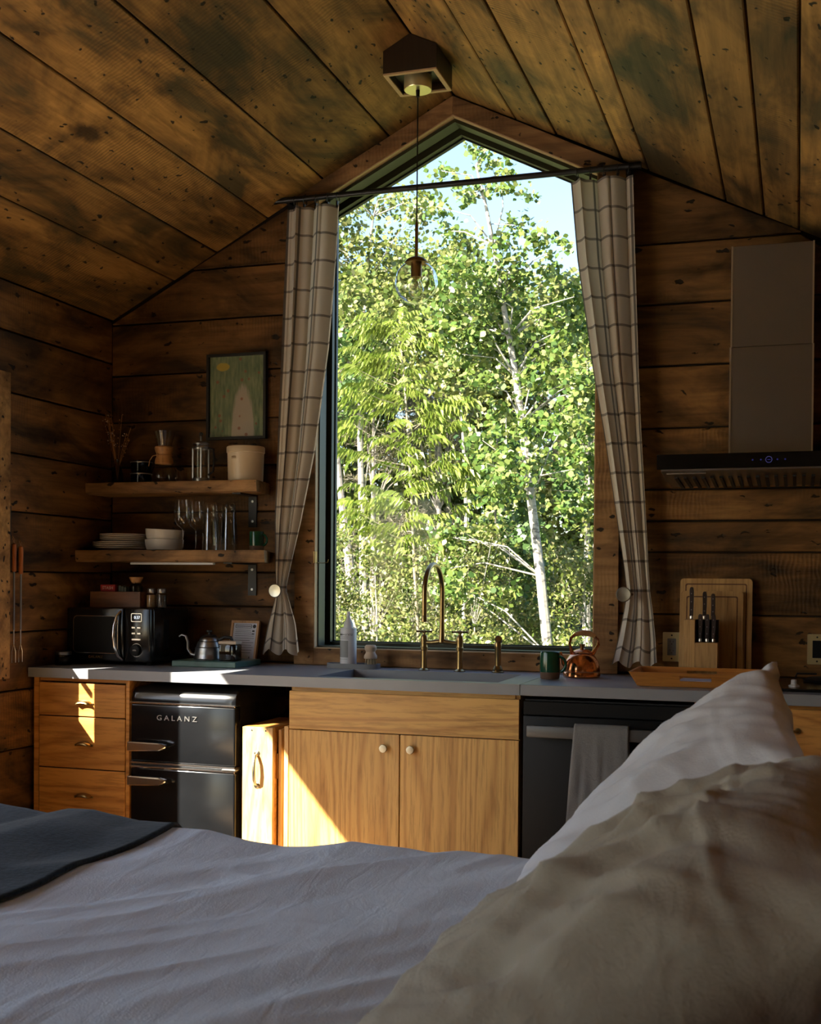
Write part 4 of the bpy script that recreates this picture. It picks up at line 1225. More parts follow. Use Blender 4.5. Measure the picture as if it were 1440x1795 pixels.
# wooden box with tea and jar on the microwave
t = thing('tea_box', 'open dark wooden box of tea packets on top of the microwave', 'box', (-1.445, -.26, MT))
B().box(-.126, .126, -.06, -.05, 0, .068, .001).obj('front_board', 'walnut', t, 0)
B().box(-.126, .126, .05, .06, 0, .068, .001).obj('back_board', 'walnut', t, 0)
B().box(-.126, -.116, -.05, .05, 0, .068).box(.116, .126, -.05, .05, 0, .068).box(-.116, .116, -.05, .05, 0, .006).obj('sides_and_base', 'walnut', t, 0)
o = thing('tea_packet', 'red tea packet with white lettering in the dark wooden box', 'tea packet', (-1.497, -.285, MT + .0065))
B().box(-.038, .036, -.009, .009, 0, .092, .001).obj('packet', 'red_card', o, 0)
text('lettering', 'STASH', .019, 'white_text', o, (-.001, -.0092, .077), depth=.0002)
for k in range(3):
    tag(B().box(-.006, .006, -.022, .022, 0, .088 - .004 * k, .001).obj('tea_packet', 'grey_card', None, 0, loc=(-1.444 + k * .0135, -.262, MT + .0065)), 'grey-green tea packet ' + ('next to the red packet', 'in the middle of three', 'next to the stoppered jar')[k], 'tea packet', 'grey tea packets')
t = thing('cork_jar', 'small glass jar with a flared stopper in the dark wooden box', 'jar', (-1.376, -.258, MT + .0065))
B().lathe([(0, 0), (.028, 0), (.030, .004), (.030, .085), (.02, .097), (.02, .105)], seg=24, cap=False).obj('jar', 'amber_glass', t)
B().lathe([(.018, .098), (.022, .106), (.03, .122), (.030, .126), (0, .126)], seg=24).obj('stopper', 'turned', t)
for x, mt_, lab in ((-1.285, 'spice', 'shaker of tan seasoning on top of the microwave'), (-1.235, 'pepper', 'shaker of dark pepper on top of the microwave')):
    t = thing('shaker', lab, 'shaker', (x, -.28, MT))
    B().lathe([(0, 0), (.021, 0), (.0225, .003), (.0225, .058), (.017, .066)], seg=20, cap=False).obj('jar', 'glass', t)
    B().lathe([(0, .002), (.0205, .002), (.0205, .054), (0, .055)], seg=18).obj('contents', mt_, t)
    B().lathe([(.0175, .064), (.018, .065), (.018, .08), (.015, .084), (0, .085)], seg=20).obj('cap', 'steel', t)

# green marble tray with kettle, jar and note
t = thing('marble_tray', 'green marble tray holding the gooseneck kettle', 'tray', (-.985, -.225, CZ))
B().box(-.16, .145, -.125, .125, 0, .026, .003).obj('slab', 'marble', t, 0)
MZ = CZ + .0262
t = thing('gooseneck_kettle', 'brushed steel gooseneck kettle with ribbed conical body', 'kettle', (-1.025, -.235, MZ), R(8))
B().lathe([(0, 0), (.066, 0), (.068, .006), (.063, .022), (.0635, .028), (.060, .052), (.0555, .056), (.055, .062), (.049, .078), (.044, .081), (.043, .086), (.037, .097), (.028, .102), (0, .103)], seg=36).obj('body', 'steel', t)
B().lathe([(.03, .1025), (.026, .107), (.006, .109), (.005, .118), (.012, .121), (.012, .127), (0, .128)], seg=20).obj('lid', 'black_metal', t)
B().tube([(-.058, 0, .018), (-.082, 0, .022), (-.098, 0, .045), (-.098, 0, .075), (-.108, 0, .10), (-.125, 0, .106), (-.138, 0, .098)], [.009, .008, .0065, .006, .0055, .005, .0045], 12).obj('spout', 'steel', t)
B().tube([(.045, 0, .085), (.07, 0, .098), (.098, 0, .097), (.108, 0, .075), (.105, 0, .04)], .0075, 10).obj('handle', 'black_metal', t)
t = thing('wood_lid_jar', 'square glass jar of dark tea with pale wooden lid', 'jar', (-.898, -.285, MZ))
B().box(-.041, .041, -.03, .03, 0, .072, .006, 2).obj('jar', 'amber_glass', t)
B().box(-.037, .037, -.026, .026, .003, .062, .004).obj('contents', 'pepper', t)
B().box(-.042, .042, -.031, .031, .0725, .086, .003).obj('lid', 'beech', t)
t = thing('framed_note', 'wood framed printed house note leaning behind the tray', 'framed note', (float(WY(425, 1125, -.06)[0]), -.06, CZ + .001), R(-6))
tl = Matrix.Rotation(R(-12), 4, 'X')
cc_ = B().ring([(-.073, 0), (.073, 0), (.073, .192), (-.073, .192)], [(-.062, .011), (.062, .011), (.062, .181), (-.062, .181)], 'Y', -.014, 0).obj('frame', 'turned', t, 0)
cc_.matrix_basis = tl
pp = B().box(-.0625, .0625, -.008, -.004, .0105, .1815).obj('sheet', 'paper', t, 0); pp.matrix_basis = tl
b = B()
b.ring(rrect(-.052, .034, .158, .176, .006), rrect(-.050, .032, .160, .174, .005), 'Y', -.0088, -.008)
b.box(-.047, .030, -.0088, -.008, .1655, .1685)
b.lathe([(.0085, 0), (.0085, .0008), (0, .0008)], mat=Matrix.Translation((.047, -.008, .167)) @ Matrix.Rotation(math.pi / 2, 4, 'X'), seg=18)
for z, x1 in ((.148, .03), (.140, .034), (.131, .04), (.122, .05), (.112, .052), (.102, .03), (.092, .05), (.08, .04), (.07, .05), (.058, .045), (.046, .04)):
    b.box(-.05, x1, -.0084, -.008, z, z + .0016)
b.box(.038, .05, -.0086, -.008, .142, .149).box(.038, .05, -.0086, -.008, .13, .135).box(.03, .042, -.0086, -.008, .016, .022)
b.box(.034, .038, -.0086, -.008, .022, .030)
b.obj('printing', 'ink', pp, 0)
# skewers and hook on the left wall
for y_, z_, lab in ((-.757, 1.43, 'extendable roasting fork with orange wooden handle nearer the window casing'), (-.712, 1.42, 'extendable roasting fork with orange wooden handle nearer the shelves')):
    t = thing('roasting_fork', lab, 'roasting fork', (XL + .018, y_, .94))
    h0 = z_ - .94 - .115
    B().lathe([(.008, h0), (.0095, h0 + .006), (.009, h0 + .04), (.0105, h0 + .09), (.009, h0 + .112), (.004, h0 + .117), (0, h0 + .117)], seg=14).obj('handle', 'handle_wood', t)
    B().tube([(0, 0, h0 + .116), (-.004, -.004, h0 + .135), (-.012, .004, h0 + .15), (-.004, .008, h0 + .13), (0, 0, h0 + .116)], .0012, 5).obj('cord', 'leather', t)
    B().tube([(0, 0, h0 + .001), (0, 0, .135)], .0042, 8).obj('sleeve', 'steel', t)
    B().tube([(0, 0, .135), (0, 0, .075)], .0026, 8).obj('rod', 'steel_edge', t)
    B().tube([(0, -.012, 0), (0, -.012, .045), (0, 0, .077), (0, .012, .045), (0, .012, 0)], .0014, 6).obj('prongs', 'steel_edge', t)
o = B().box(XL + .0015, XL + .009, -.779, -.761, 1.46, 1.585, .003).obj('hook_plate', 'black_metal'); tag(o, 'flat black metal plate on the wall above the roasting forks', 'wall plate')
t = tag(B().tube([(XL + .0015, -.735, 1.478), (XL + .014, -.735, 1.478), (XL + .018, -.735, 1.482)], .003, 6).obj('nail', 'black_metal'), 'dark nail in the wall holding the roasting forks', 'nail')

# ------------------------------------------------------------------ sink area
t = thing('soap_tray', 'grey oval ceramic tray holding the soap bottle', 'tray', (-.395, -.115, CZ))
pts_o = [(.118 * (abs(math.cos(a)) ** .6) * (1 if math.cos(a) > 0 else -1), .05 * (abs(math.sin(a)) ** .7) * (1 if math.sin(a) > 0 else -1)) for a in [2 * math.pi * k / 40 for k in range(40)]]
pts_i = [(x * .95, y_ * .88) for x, y_ in pts_o]
B().ring(pts_o, pts_i, 'Z', 0.0, .020).obj('rim', 'grey_ceramic', t, 30)
B().prism(pts_i, 'Z', 0.0, .012).obj('base', 'grey_ceramic', t, 30)
t = thing('soap_bottle', 'white pump-neck soap bottle with printed label beside the brush', 'bottle', (-.420, -.115, CZ + .0122))
B().lathe([(0, 0), (.034, 0), (.0355, .002), (.0355, .155), (.0345, .159), (.022, .160), (.0215, .166), (.0195, .180), (.014, .190), (.0075, .205), (.0065, .228), (.004, .230), (0, .230)], seg=32).obj('bottle', 'soap_plastic', t)


def wrap_text(s, size, z, mat, depth=.0003):
    o = text('lettering', s, size, mat, t, (0, 0, 0), depth=depth)
    me = o.data; rr = .0358
    o.rotation_euler = (0, 0, 0); o.location = (0, 0, z)
    for v in me.vertices:
        a = v.co.x / rr - math.pi / 2 - .2
        r_ = rr + v.co.z
        v.co = (r_ * math.cos(a), r_ * math.sin(a), v.co.y)


wrap_text('MALIN+GOETZ', .0115, .131, 'ink')
b = B()
for z0, z1, wd_ in ((.120, .1235, .95), (.1125, .1155, .95), (.034, .106, .9), (.026, .0275, .75)):
    n = 10
    vv = [[b.bm.verts.new((.0358 * math.cos(-math.pi / 2 - .2 - wd_ + 1.6 * wd_ * i / n), .0358 * math.sin(-math.pi / 2 - .2 - wd_ + 1.6 * wd_ * i / n), z)) for i in range(n + 1)] for z in (z0, z1)]
    for i in range(n): b.bm.faces.new((vv[0][i], vv[0][i + 1], vv[1][i + 1], vv[1][i]))
b.obj('label_print', 'grey_ink', t)
t = thing('dish_brush', 'round beech dish brush with stiff bristles on the grey tray', 'brush', (-.318, -.115, CZ + .0122))
B().lathe([(0, .03), (.027, .030), (.0285, .033), (.028, .042), (.021, .054), (.020, .060), (.025, .068), (.026, .080), (.021, .088), (0, .089)], seg=28).obj('handle', 'beech', t)
b = B()
for k in range(60):
    a = random.random() * 6.283; r0 = .023 * math.sqrt(random.random())
    b.tube([(r0 * math.cos(a), r0 * math.sin(a), .031), (r0 * 1.15 * math.cos(a), r0 * 1.15 * math.sin(a), 0.0)], .0011, 4)
b.obj('bristles', 'bristle', t, 0, kind='stuff')
# bridge faucet
t = thing('faucet', 'aged brass bridge faucet with tall gooseneck spout and cross handles', 'faucet', (.002, -.122, CZ))
for x in (-.078, .078):
    B().lathe([(0, 0), (.024, 0), (.025, .003), (.019, .006), (.0135, .010), (.0125, .018), (.0125, .085), (.016, .087), (.0165, .098), (.0145, .100), (.0135, .106), (.0155, .128), (.0155, .140), (.012, .148), (.0065, .151), (.0065, .162)], (x, 0, 0), 22).obj('pillar', 'brass', t)
    b = B().lathe([(.0075, .158), (.009, .160), (.009, .168), (.005, .171), (0, .171)], (x, 0, 0), 14)
    for k in range(4):
        a = k * math.pi / 2 + .15
        b.tube([(x, 0, .164), (x + .022 * math.cos(a), .022 * math.sin(a), .164), (x + .034 * math.cos(a), .034 * math.sin(a), .164)], [.0035, .0042, .005], 8)
    b.obj('cross_handle', 'brass', t)
B().tube([(-.078, 0, .118), (-.05, 0, .118), (-.02, 0, .121), (0, 0, .125), (.02, 0, .121), (.05, 0, .118), (.078, 0, .118)], [.009, .009, .011, .013, .011, .009, .009], 14).obj('bridge', 'brass', t)
pts = [(0, 0, .12), (0, 0, .150), (0, 0, .20), (0, 0, .27), (0, 0, .325)]
rr = .125
for k in range(1, 13):
    a = math.pi * k / 12
    pts.append((0, -rr + rr * math.cos(a), .325 + rr * .95 * math.sin(a)))
pts += [(0, -2 * rr, .28), (0, -2 * rr, .235)]
rs = [.016, .0125] + [.0105] * (len(pts) - 2)
B().tube(pts, rs, 16).obj('spout', 'brass', t)
B().lathe([(.0105, .212), (.0118, .213), (.0118, .236), (.0105, .238)], (0, -2 * rr, 0), 18).obj('nozzle', 'brass', t)
t = thing('side_sprayer', 'brass side sprayer standing beside the bridge faucet', 'sprayer', (.243, -.118, CZ))
B().lathe([(0, 0), (.025, 0), (.026, .004), (.018, .008), (.020, .014), (.015, .024), (.0125, .028)], seg=22).obj('base', 'brass', t)
B().lathe([(.012, .026), (.0122, .04), (.0135, .10), (.015, .105), (.0148, .122), (.011, .13), (0, .131)], seg=22).obj('body', 'brass', t)
B().lathe([(0, -.016), (.009, -.016), (.0135, -.010), (.0145, .004), (.0155, .014), (.013, .016), (.011, .0145), (0, .0145)], mat=Matrix.Translation((.005, -.004, .135)) @ Matrix.Rotation(R(68), 4, 'X'), seg=22).obj('spray_head', 'brass_dark', t)
B().tube([(-.006, .010, .128), (-.012, .015, .11), (-.013, .016, .075)], [.004, .0035, .003], 8).obj('lever', 'brass_dark', t)
mug('green glazed mug with brown clay foot beside the copper kettle', (.507, -.345, CZ), R(-12), 1.0)
# copper kettle
t = thing('copper_kettle', 'polished copper tea kettle with arched wood-gripped handle by the sink', 'kettle', (.607, -.205, CZ), R(200))
B().lathe([(0, 0), (.070, 0), (.0735, .004), (.0735, .018), (.0715, .021), (.072, .026), (.070, .045), (.064, .065), (.053, .083), (.040, .094), (.036, .096)], seg=44).obj('body', 'copper', t)
B().lathe([(.041, .094), (.042, .097), (.036, .103), (.022, .110), (.010, .113), (0, .114)], seg=32).obj('lid', 'copper', t)
B().lathe([(.006, .112), (.007, .116), (.011, .124), (.0115, .131), (0, .132)], seg=16).obj('lid_knob', 'brass_dark', t)
B().tube([(.060, 0, .035), (.078, 0, .055), (.083, 0, .080), (.090, 0, .098)], [.016, .012, .009, .009], 14).obj('spout', 'copper', t)
hp = [(.038, .090), (.044, .110), (.050, .132), (.044, .155), (.025, .170)]
B().tube([(x, 0, z) for x, z in hp], [.009, .006, .0055, .006, .007], 10).obj('handle_arm', 'copper', t)
b = B().tube([(-.040, 0, .090), (-.055, 0, .110), (-.066, 0, .130), (-.062, 0, .150), (-.050, 0, .160)], [.010, .0075, .0065, .006, .007], 10)
b.obj('handle_arm', 'copper', t)
B().tube([(.025, 0, .170), (.0, 0, .176), (-.028, 0, .173), (-.052, 0, .162)], [.0085, .0115, .0115, .0085], 12).obj('grip', 'turned', t)

# ------------------------------------------------------------------ right of the window
for nm, lab, x, y_, w, h, mt_, gr in (('cutting_board', 'large bamboo cutting board leaning against the wall', 1.110, -.062, .278, .395, 'bamboo', 1),
                                      ('cutting_board', 'smaller bamboo cutting board in front of the large one', 1.097, -.086, .238, .345, 'bamboo', 1)):
    t = thing(nm, lab, 'cutting board', (x, y_, CZ + .0005))
    tl = Matrix.Rotation(R(-6.5), 4, 'X')
    o = B().prism(rrect(-w / 2, w / 2, 0, h, .012), 'Y', -.016, 0, .0015).obj('board', mt_, t, 0); o.matrix_basis = tl
    gv = B().ring(rrect(-w / 2 + .02, w / 2 - .02, .02, h - .02, .008), rrect(-w / 2 + .025, w / 2 - .025, .025, h - .025, .006), 'Y', -.0164, -.016).obj('juice_groove', 'walnut', o, 0)
t = thing('knife_block', 'stepped bamboo knife block in front of the cutting boards', 'knife block', (1.066, -.165, CZ))
B().box(-.064, -.022, -.045, .045, 0, .235, .0015).obj('tall_step', 'bamboo', t, 0)
B().box(-.021, .064, .000, .045, 0, .235, .0015).obj('back_step', 'bamboo', t, 0)
lo = B().box(-.021, .064, -.052, -.0005, 0, .148, .0015).obj('low_step', 'bamboo', t, 0)
B().box(-.021, .064, -.003, -.0005, .1485, .235).obj('slot_face', 'black_void', t, 0)
b = B()
for k, w in enumerate((.009, .007, .010, .007)): b.box(-.004 + k * .0125, -.004 + k * .0125 + w, -.0524, -.052, .022, .027)
b.obj('stamp', 'brown_ink', lo, 0)


def knife(label, x, y_, z, h):
    t = thing('knife', label, 'knife', (1.066 + x, -.165 + y_, CZ + z))
    B().lathe([(.004, 0), (.0065, .003), (.0065, .012), (.006, .014)], seg=12).obj('bolster', 'steel_edge', t)
    b = B().prism([(-.0075, .0125), (.0065, .0125), (.008, h * .5), (.0085, h * .85), (.006, h), (-.005, h), (-.008, h * .9), (-.0065, h * .5)], 'Y', -.007, .007, .0025)
    b.obj('handle', 'handle_dark', t, 30)
    b = B()
    for kz in (.3, .55, .8): b.lathe([(.002, 0), (.002, .0006), (0, .0006)], mat=Matrix.Translation((0, -.007, h * kz)) @ Matrix.Rotation(math.pi / 2, 4, 'X'), seg=8)
    b.obj('rivet', 'steel', t)


M['handle_dark'] = plain('dark_knife_handle', (0.045, 0.03, 0.028), 0.3, noise=.3)
knife('tall dark-handled chef knife in the highest slot of the block', -.038, -.02, .2355, .125)
knife('dark-handled knife at the back of the block beside the chef knife', .008, .025, .2355, .108)
knife('slim dark-handled knife at the back right of the block', .040, .025, .2355, .100)
for k, x in enumerate((-.004, .022, .046)):
    knife(('dark-handled steak knife in the low step beside the tall step', 'dark-handled steak knife in the middle of the low step', 'dark-handled steak knife at the open end of the low step')[k], x, -.026, .1485, .108)
# serving tray
t = thing('serving_tray', 'orange wooden serving tray with flared sides and slot handles', 'tray', (1.075, -.40, CZ))
TW, TD, TH = .20, .125, .052


def wallpiece(p, q, n_out, slot):
    """flared side from p to q with a hand slot"""
    p = Vector(p); q = Vector(q); d = (q - p); ln = d.length; d.normalize(); n_out = Vector(n_out)
    up = (Vector((0, 0, 1)) + n_out * .55)
    b = B(); th = n_out * .009

    def quad(s0, s1, h0, h1):
        fl_ = [1 + .0 * h0, 1]
        vs = []
        for off in (Vector(), th):
            for s_, h in ((s0, h0), (s1, h0), (s1, h1), (s0, h1)):
                ext = h * .55
                # mitred ends flare with height
                pos = p + d * (s_ + (-ext if s_ == 0 else (ext if s_ == ln else 0))) + up * h + off
                vs.append(b.bm.verts.new(pos))
        for f in ((0, 1, 2, 3), (7, 6, 5, 4), (0, 4, 5, 1), (1, 5, 6, 2), (2, 6, 7, 3), (3, 7, 4, 0)): b.bm.faces.new([vs[i] for i in f])
    if slot:
        a, c = ln / 2 - .055, ln / 2 + .055
        quad(0, a, 0, TH); quad(c, ln, 0, TH); quad(a, c, 0, .022); quad(a, c, .040, TH)
    else: quad(0, ln, 0, TH)
    return b


B().box(-TW, TW, -TD, TD, 0, .008).obj('base', 'tray_wood', t, 0)
wallpiece((-TW, -TD, .001), (TW, -TD, .001), (0, -1, 0), True).obj('long_side', 'tray_wood', t, 0)
wallpiece((TW, TD, .001), (-TW, TD, .001), (0, 1, 0), True).obj('long_side', 'tray_wood', t, 0)
wallpiece((-TW, TD, .001), (-TW, -TD, .001), (-1, 0, 0), False).obj('end_side', 'tray_wood', t, 0)
wallpiece((TW, -TD, .001), (TW, TD, .001), (1, 0, 0), False).obj('end_side', 'tray_wood', t, 0)
for k, (x, y_, rz) in enumerate(((-.02, -.035, .06), (.02, .04, -.1))):
    o = B().box(-.09, .09, -.05, .05, 0, .004).obj('leaflet', 'photo_card', None, 0, loc=(1.075 + x, -.40 + y_, CZ + .0085 + k * .0042), rot=(0, 0, rz))
    tag(o, ('pale lilac printed leaflet lying at the bottom of the serving tray', 'pale lilac printed leaflet lying on another leaflet in serving tray')[k], 'leaflet')


def outlet(label, x, z, kind):
    t = thing('outlet_plate', label, 'outlet', (x, -.002, z))
    w = .036 if kind == 'outlet' else .0365
    B().prism(rrect(-w, w, -.059, .059, .004), 'Y', -.007, 0, .002).obj('plate', 'brass_plate', t, 0)
    B().prism(rrect(-.017, .017, -.034, .034, .002), 'Y', -.0095, -.007).obj('insert', 'grey_ceramic' if kind == 'outlet' else 'black_satin', t, 0)
    b = B()
    for zz in (-.047, .047): b.lathe([(.0035, 0), (.0035, .001), (0, .0012)], mat=Matrix.Translation((0, -.007, zz)) @ Matrix.Rotation(math.pi / 2, 4, 'X'), seg=10)
    if kind == 'outlet':
        for zz in (-.018, .018):
            b.box(-.0075, -.0055, -.0101, -.0095, zz, zz + .008).box(.0055, .0075, -.0101, -.0095, zz, zz + .007).box(-.002, .002, -.0101, -.0095, zz - .008, zz - .004)
    b.obj('screws_and_slots', 'black_void', t, 0)


outlet('brass outlet plate on the wall between curtain and cutting boards', .937, 1.032, 'outlet')
outlet('brass switch plate with black insert on the wall behind cooktop', 1.493, 1.036, 'switch')

# ------------------------------------------------------------------ bed
BX0, BX1, BY0, BY1 = -.60, 1.60, -4.0, -2.21
bd = thing('bed', 'low wooden platform bed with headboard along the right wall', 'bed', (.5, -3.1, 0))
B().box(-1.05, 1.10, -.86, .86, .18, .27, .004).obj('platform', 'walnut', bd, 0)
B().box(1.105, 1.155, -.9, .9, 0.0, .92, .004).obj('headboard', 'walnut', bd, 0)
for x in (-.95, 1.0):
    for y_ in (-.78, .78): B().box(x - .035, x + .035, y_ - .035, y_ + .035, 0, .18, .003).obj('leg', 'walnut', bd, 0)
tag(rbox(-.54, 1.598, -3.93, -2.27, .2705, .585, .04, 3, 'mattress', 'mattress'), 'thick white mattress under the duvet', 'mattress')
crx = np.array([-.9, -.545, -.39, -.255, -.061, .065, .142, .262, .35, .437, .549, .832, 1.7])
crz = np.array([.672, .672, .672, .672, .676, .682, .672, .656, .664, .678, .676, .675, .672])


def duvet_z(x, y_):
    w = max(0.0, min(1.0, (-2.36 - y_) / .5))
    z = float(np.interp(x, crx, crz)) * (1 - w) + .672 * w
    # soft ridges running from the pillows towards the near corner of the foot end
    p = Vector((x * .80 - y_ * .60, x * .60 + y_ * .80, 0))
    r1 = mnoise.noise(Vector((p.x * 5.0, p.y * 1.1, 1.7)))
    r2 = mnoise.noise(Vector((p.x * 11.0 + 3, p.y * 1.8, 4.1)))
    r3 = mnoise.noise(Vector((x * 1.7, y_ * 1.7, 9.0)))
    r4 = 1 - 2 * abs(mnoise.noise(Vector((p.x * 3.6 + 7, p.y * .8, 2.5))))
    amp = .35 + .65 * w
    r5 = 1 - 2 * abs(mnoise.noise(Vector((p.x * 7.5 + 2, p.y * 1.6 + .8 * r3, 6.5))))
    z += amp * (.006 * max(0, r4) ** 2 + .0065 * max(0, r5) ** 2) + (1 - w) * max(0, x - .2) * .008 * max(0, r5) ** 2
    near = max(0.0, min(1.0, (x - .1) / .6)) * (1 - w)
    return z + amp * (.008 * r1 + .005 * r2 + .016 * r3) + near * .010 * r2


def cloth_grid(x_start, x_end, y_start, y_end, foot_r, nx, ny, zf, hang_foot, hang_side, lift=0.0):
    """drape: runs over the far long side and over the foot with rounded edges"""
    Lx = (x_end - x_start); Ly = (y_end - y_start); r = foot_r
    tot_x = Lx + r * math.pi / 2 + hang_foot; tot_y = Ly + r * math.pi / 2 + hang_side
    V = []
    for j in range(ny + 1):
        t = tot_y * (j / ny)
        if t < Ly: yy, dy = y_start + t, 0.0
        elif t < Ly + r * math.pi / 2: a = (t - Ly) / r; yy, dy = y_end + r * math.sin(a), r * (1 - math.cos(a))
        else: yy, dy = y_end + r, r + (t - Ly - r * math.pi / 2)
        for i in range(nx + 1):
            s_ = tot_x * (i / nx)
            if s_ < Lx: xx, dx = x_end - s_, 0.0
            elif s_ < Lx + r * math.pi / 2: a = (s_ - Lx) / r; xx, dx = x_start - r * math.sin(a), r * (1 - math.cos(a))
            else: xx, dx = x_start - r, r + (s_ - Lx - r * math.pi / 2)
            z = zf(xx, yy) + lift - max(dy, dx)
            V.append((xx, yy + (.012 * math.sin(xx * 14) if dy > r else 0), z))
    F = []
    for j in range(ny):
        for i in range(nx):
            a = j * (nx + 1) + i
            F.append((a, a + 1, a + nx + 2, a + nx + 1))
    return V, F


def cloth_obj(name, V, F, mat, thick):
    me = bpy.data.meshes.new(name); me.from_pydata(V, [], F)
    me.polygons.foreach_set('use_smooth', [True] * len(me.polygons))
    o = put(name, me, mat)
    if thick:
        md = o.modifiers.new('thick', 'SOLIDIFY'); md.thickness = thick; md.offset = -1
    return o


V, F = cloth_grid(-.50, 1.585, -4.0, -2.34, .10, 260, 220, duvet_z, .22, .30)
o = cloth_obj('duvet', V, F, 'duvet', .0)
tag(o, 'rumpled white cotton duvet spread over the bed', 'duvet')


def blanket_z(x, y_):
    z = duvet_z(max(-.55, x), min(y_, -2.30)) * .35 + .677 * .65
    hz_ = float(np.interp(x, [-.9, -.60, -.545, -.46, -.39, -.322, -.255, -.157, -.061, .0], [.0, .034, .042, .034, .020, .040, .043, .024, .006, .004]))
    k = mnoise.noise(Vector((x * 5, y_ * 3, 2.2)))
    edge = max(0, 1 - abs(x + .03) / .05)
    return max(z + hz_ * .8 + .006 * k + .010 * mnoise.noise(Vector((x * 3, y_ * 6, 8.8))), duvet_z(x, y_) + .007)


V, F = cloth_grid(-.525, -.012, -3.9, -2.335, .11, 70, 130, blanket_z, .26, .16, .004)
V = [(x - (.02 * math.sin(y_ * 5.0) + .012 * math.sin(y_ * 11)) * max(0, min(1, (x + .3) / .3)), y_ + (.012 if y_ > -2.26 else 0), z) for x, y_, z in V]
o = cloth_obj('blanket', V, F, 'wool', .010)
o.modifiers['thick'].offset = 1
tag(o, 'dark navy wool blanket folded across the foot of the bed', 'blanket')


CREASES = [(-.15, .75, -.05, -.55, .020, .05), (-.48, .70, -.55, -.25, .022, .06), (.18, .80, .36, -.35, .018, .05), (.50, .75, .62, -.05, .016, .05),
           (-.78, .55, -.82, -.45, .016, .06), (.02, .6, -.30, .05, .014, .04), (-.65, .45, -.25, -.35, .014, .05), (.75, .5, .3, .2, .012, .05)]


def crease(u, v, seed):
    h = 0.0
    for k, (u0, v0, u1, v1, a, w) in enumerate(CREASES):
        du, dv = u1 - u0, v1 - v0
        t = max(0, min(1, ((u - u0) * du + (v - v0) * dv) / (du * du + dv * dv)))
        bend = .07 * math.sin(3.1 * t + k + seed)
        d = math.hypot(u - u0 - du * t - bend, v - v0 - dv * t)
        h += a * math.exp(-(d / w) ** 2) * math.sin(math.pi * min(1, .12 + t * .88)) - .5 * a * math.exp(-((d - 2 * w) / w) ** 2) * math.sin(math.pi * t)
    return h


def pillow(label, c, lean, W, H, T, mat, rz=0.0, seed=0.0, sag=0.0, folds=1.0, ex=(3, .55), pinch=.06):
    n = 96
    ev = Vector((math.cos(R(lean)), 0, math.sin(R(lean)))); en = Vector((-math.sin(R(lean)), 0, math.cos(R(lean)))); eu = Vector((0, 1, 0))
    rotm = Matrix.Rotation(rz, 3, 'Z')
    V = []; idx = {}
    for side in (1, -1):
        for j in range(n + 1):
            for i in range(n + 1):
                u = -1 + 2 * i / n; v = -1 + 2 * j / n
                border = i in (0, n) or j in (0, n)
                if side < 0 and border: idx[(side, i, j)] = idx[(1, i, j)]; continue
                h = T * ((1 - abs(u) ** ex[0]) ** ex[1]) * ((1 - abs(v) ** ex[0]) ** ex[1])
                uu = u * (1 - .9 * pinch * (1 - v * v) * abs(u)); vv = v * (1 - pinch * (1 - u * u) * abs(v))
                ed = max(abs(u), abs(v))
                q = Vector((u * .8 + v * .6, v * .8 - u * .6, 0))
                wr = mnoise.noise(Vector((u * 2.0 + seed, v * 2.0, side * 3.0))) * .020 + (1 - abs(mnoise.noise(Vector((q.x * 5 + seed, q.y * 1.4, side * 5.0)))) * 2) * .012 * (.4 + .6 * ed)
                wr += mnoise.noise(Vector((u * 3 + seed, v * 9, side * 2.0))) * .007 * max(0, ed - .3)
                rq = max(0, 1 - 2.4 * abs(mnoise.noise(Vector((q.x * 7 + seed, q.y * 1.7 + 2 * mnoise.noise(Vector((u * 1.5, v * 1.5, seed))), side * 4.0)))))
                wr += .0075 * rq * rq * folds
                if side > 0: wr += folds * crease(u, v, seed) + .007 * math.exp(-((v - .66) / .018) ** 2) * folds
                cr = .012 * math.sin(9 * (u + v) + seed) * max(0, ed - .55)
                P = eu * (uu * W / 2) + ev * (vv * H / 2) + en * (side * h + (wr + cr) * (0.25 if border else 1) + .02 * u * v)
                P.z -= sag * ((1 - u) / 2) ** 1.5 * ((1 + v) / 2)
                P.z = max(P.z, .668 - c[2] + .004 * mnoise.noise(Vector((u * 4, v * 4, 1))))      # rests on the duvet
                idx[(side, i, j)] = len(V); V.append(tuple(rotm @ P))
    F = []
    for side in (1, -1):
        for j in range(n):
            for i in range(n):
                q = [idx[(side, i, j)], idx[(side, i + 1, j)], idx[(side, i + 1, j + 1)], idx[(side, i, j + 1)]]
                F.append(q if side > 0 else q[::-1])
    me = bpy.data.meshes.new('pillow'); me.from_pydata(V, [], F)
    me.polygons.foreach_set('use_smooth', [True] * len(me.polygons))
    o = put('pillow', me, mat, loc=c)
    return tag(o, label, 'pillow')


pillow('plump white pillow leaning up at the far side of the bed', (1.182, -2.69, .880), 45, .62, .655, .098, 'pillow_w', R(3), 1.3, folds=.25, ex=(2.4, .6), pinch=.045, sag=.10)
pillow('large beige pillow leaning up in front of the white pillow', (1.215, -3.46, .808), 35, .68, .73, .140, 'pillow_b', R(-4), 6.1, folds=.75)
pillow('white pillow standing upright against the headboard', (1.515, -3.02, .86), 80, .62, .44, .055, 'pillow_w', 0, 3.3)

# unseen curtain added as a sun blocker; its gap shapes the strip on the drawers
lc = curtain('cream checked linen curtain gathered at the window in the left wall', 0,
             [(.975, -1.525, -1.041, .007), (1.30, -1.525, -1.041, .007), (1.35, -1.525, -.907, .007), (2.10, -1.525, -.907, .007)], 1.1, 6, .3)
lc.location = (XL - .006, 0, 0); lc.rotation_euler = (0, 0, math.pi / 2)

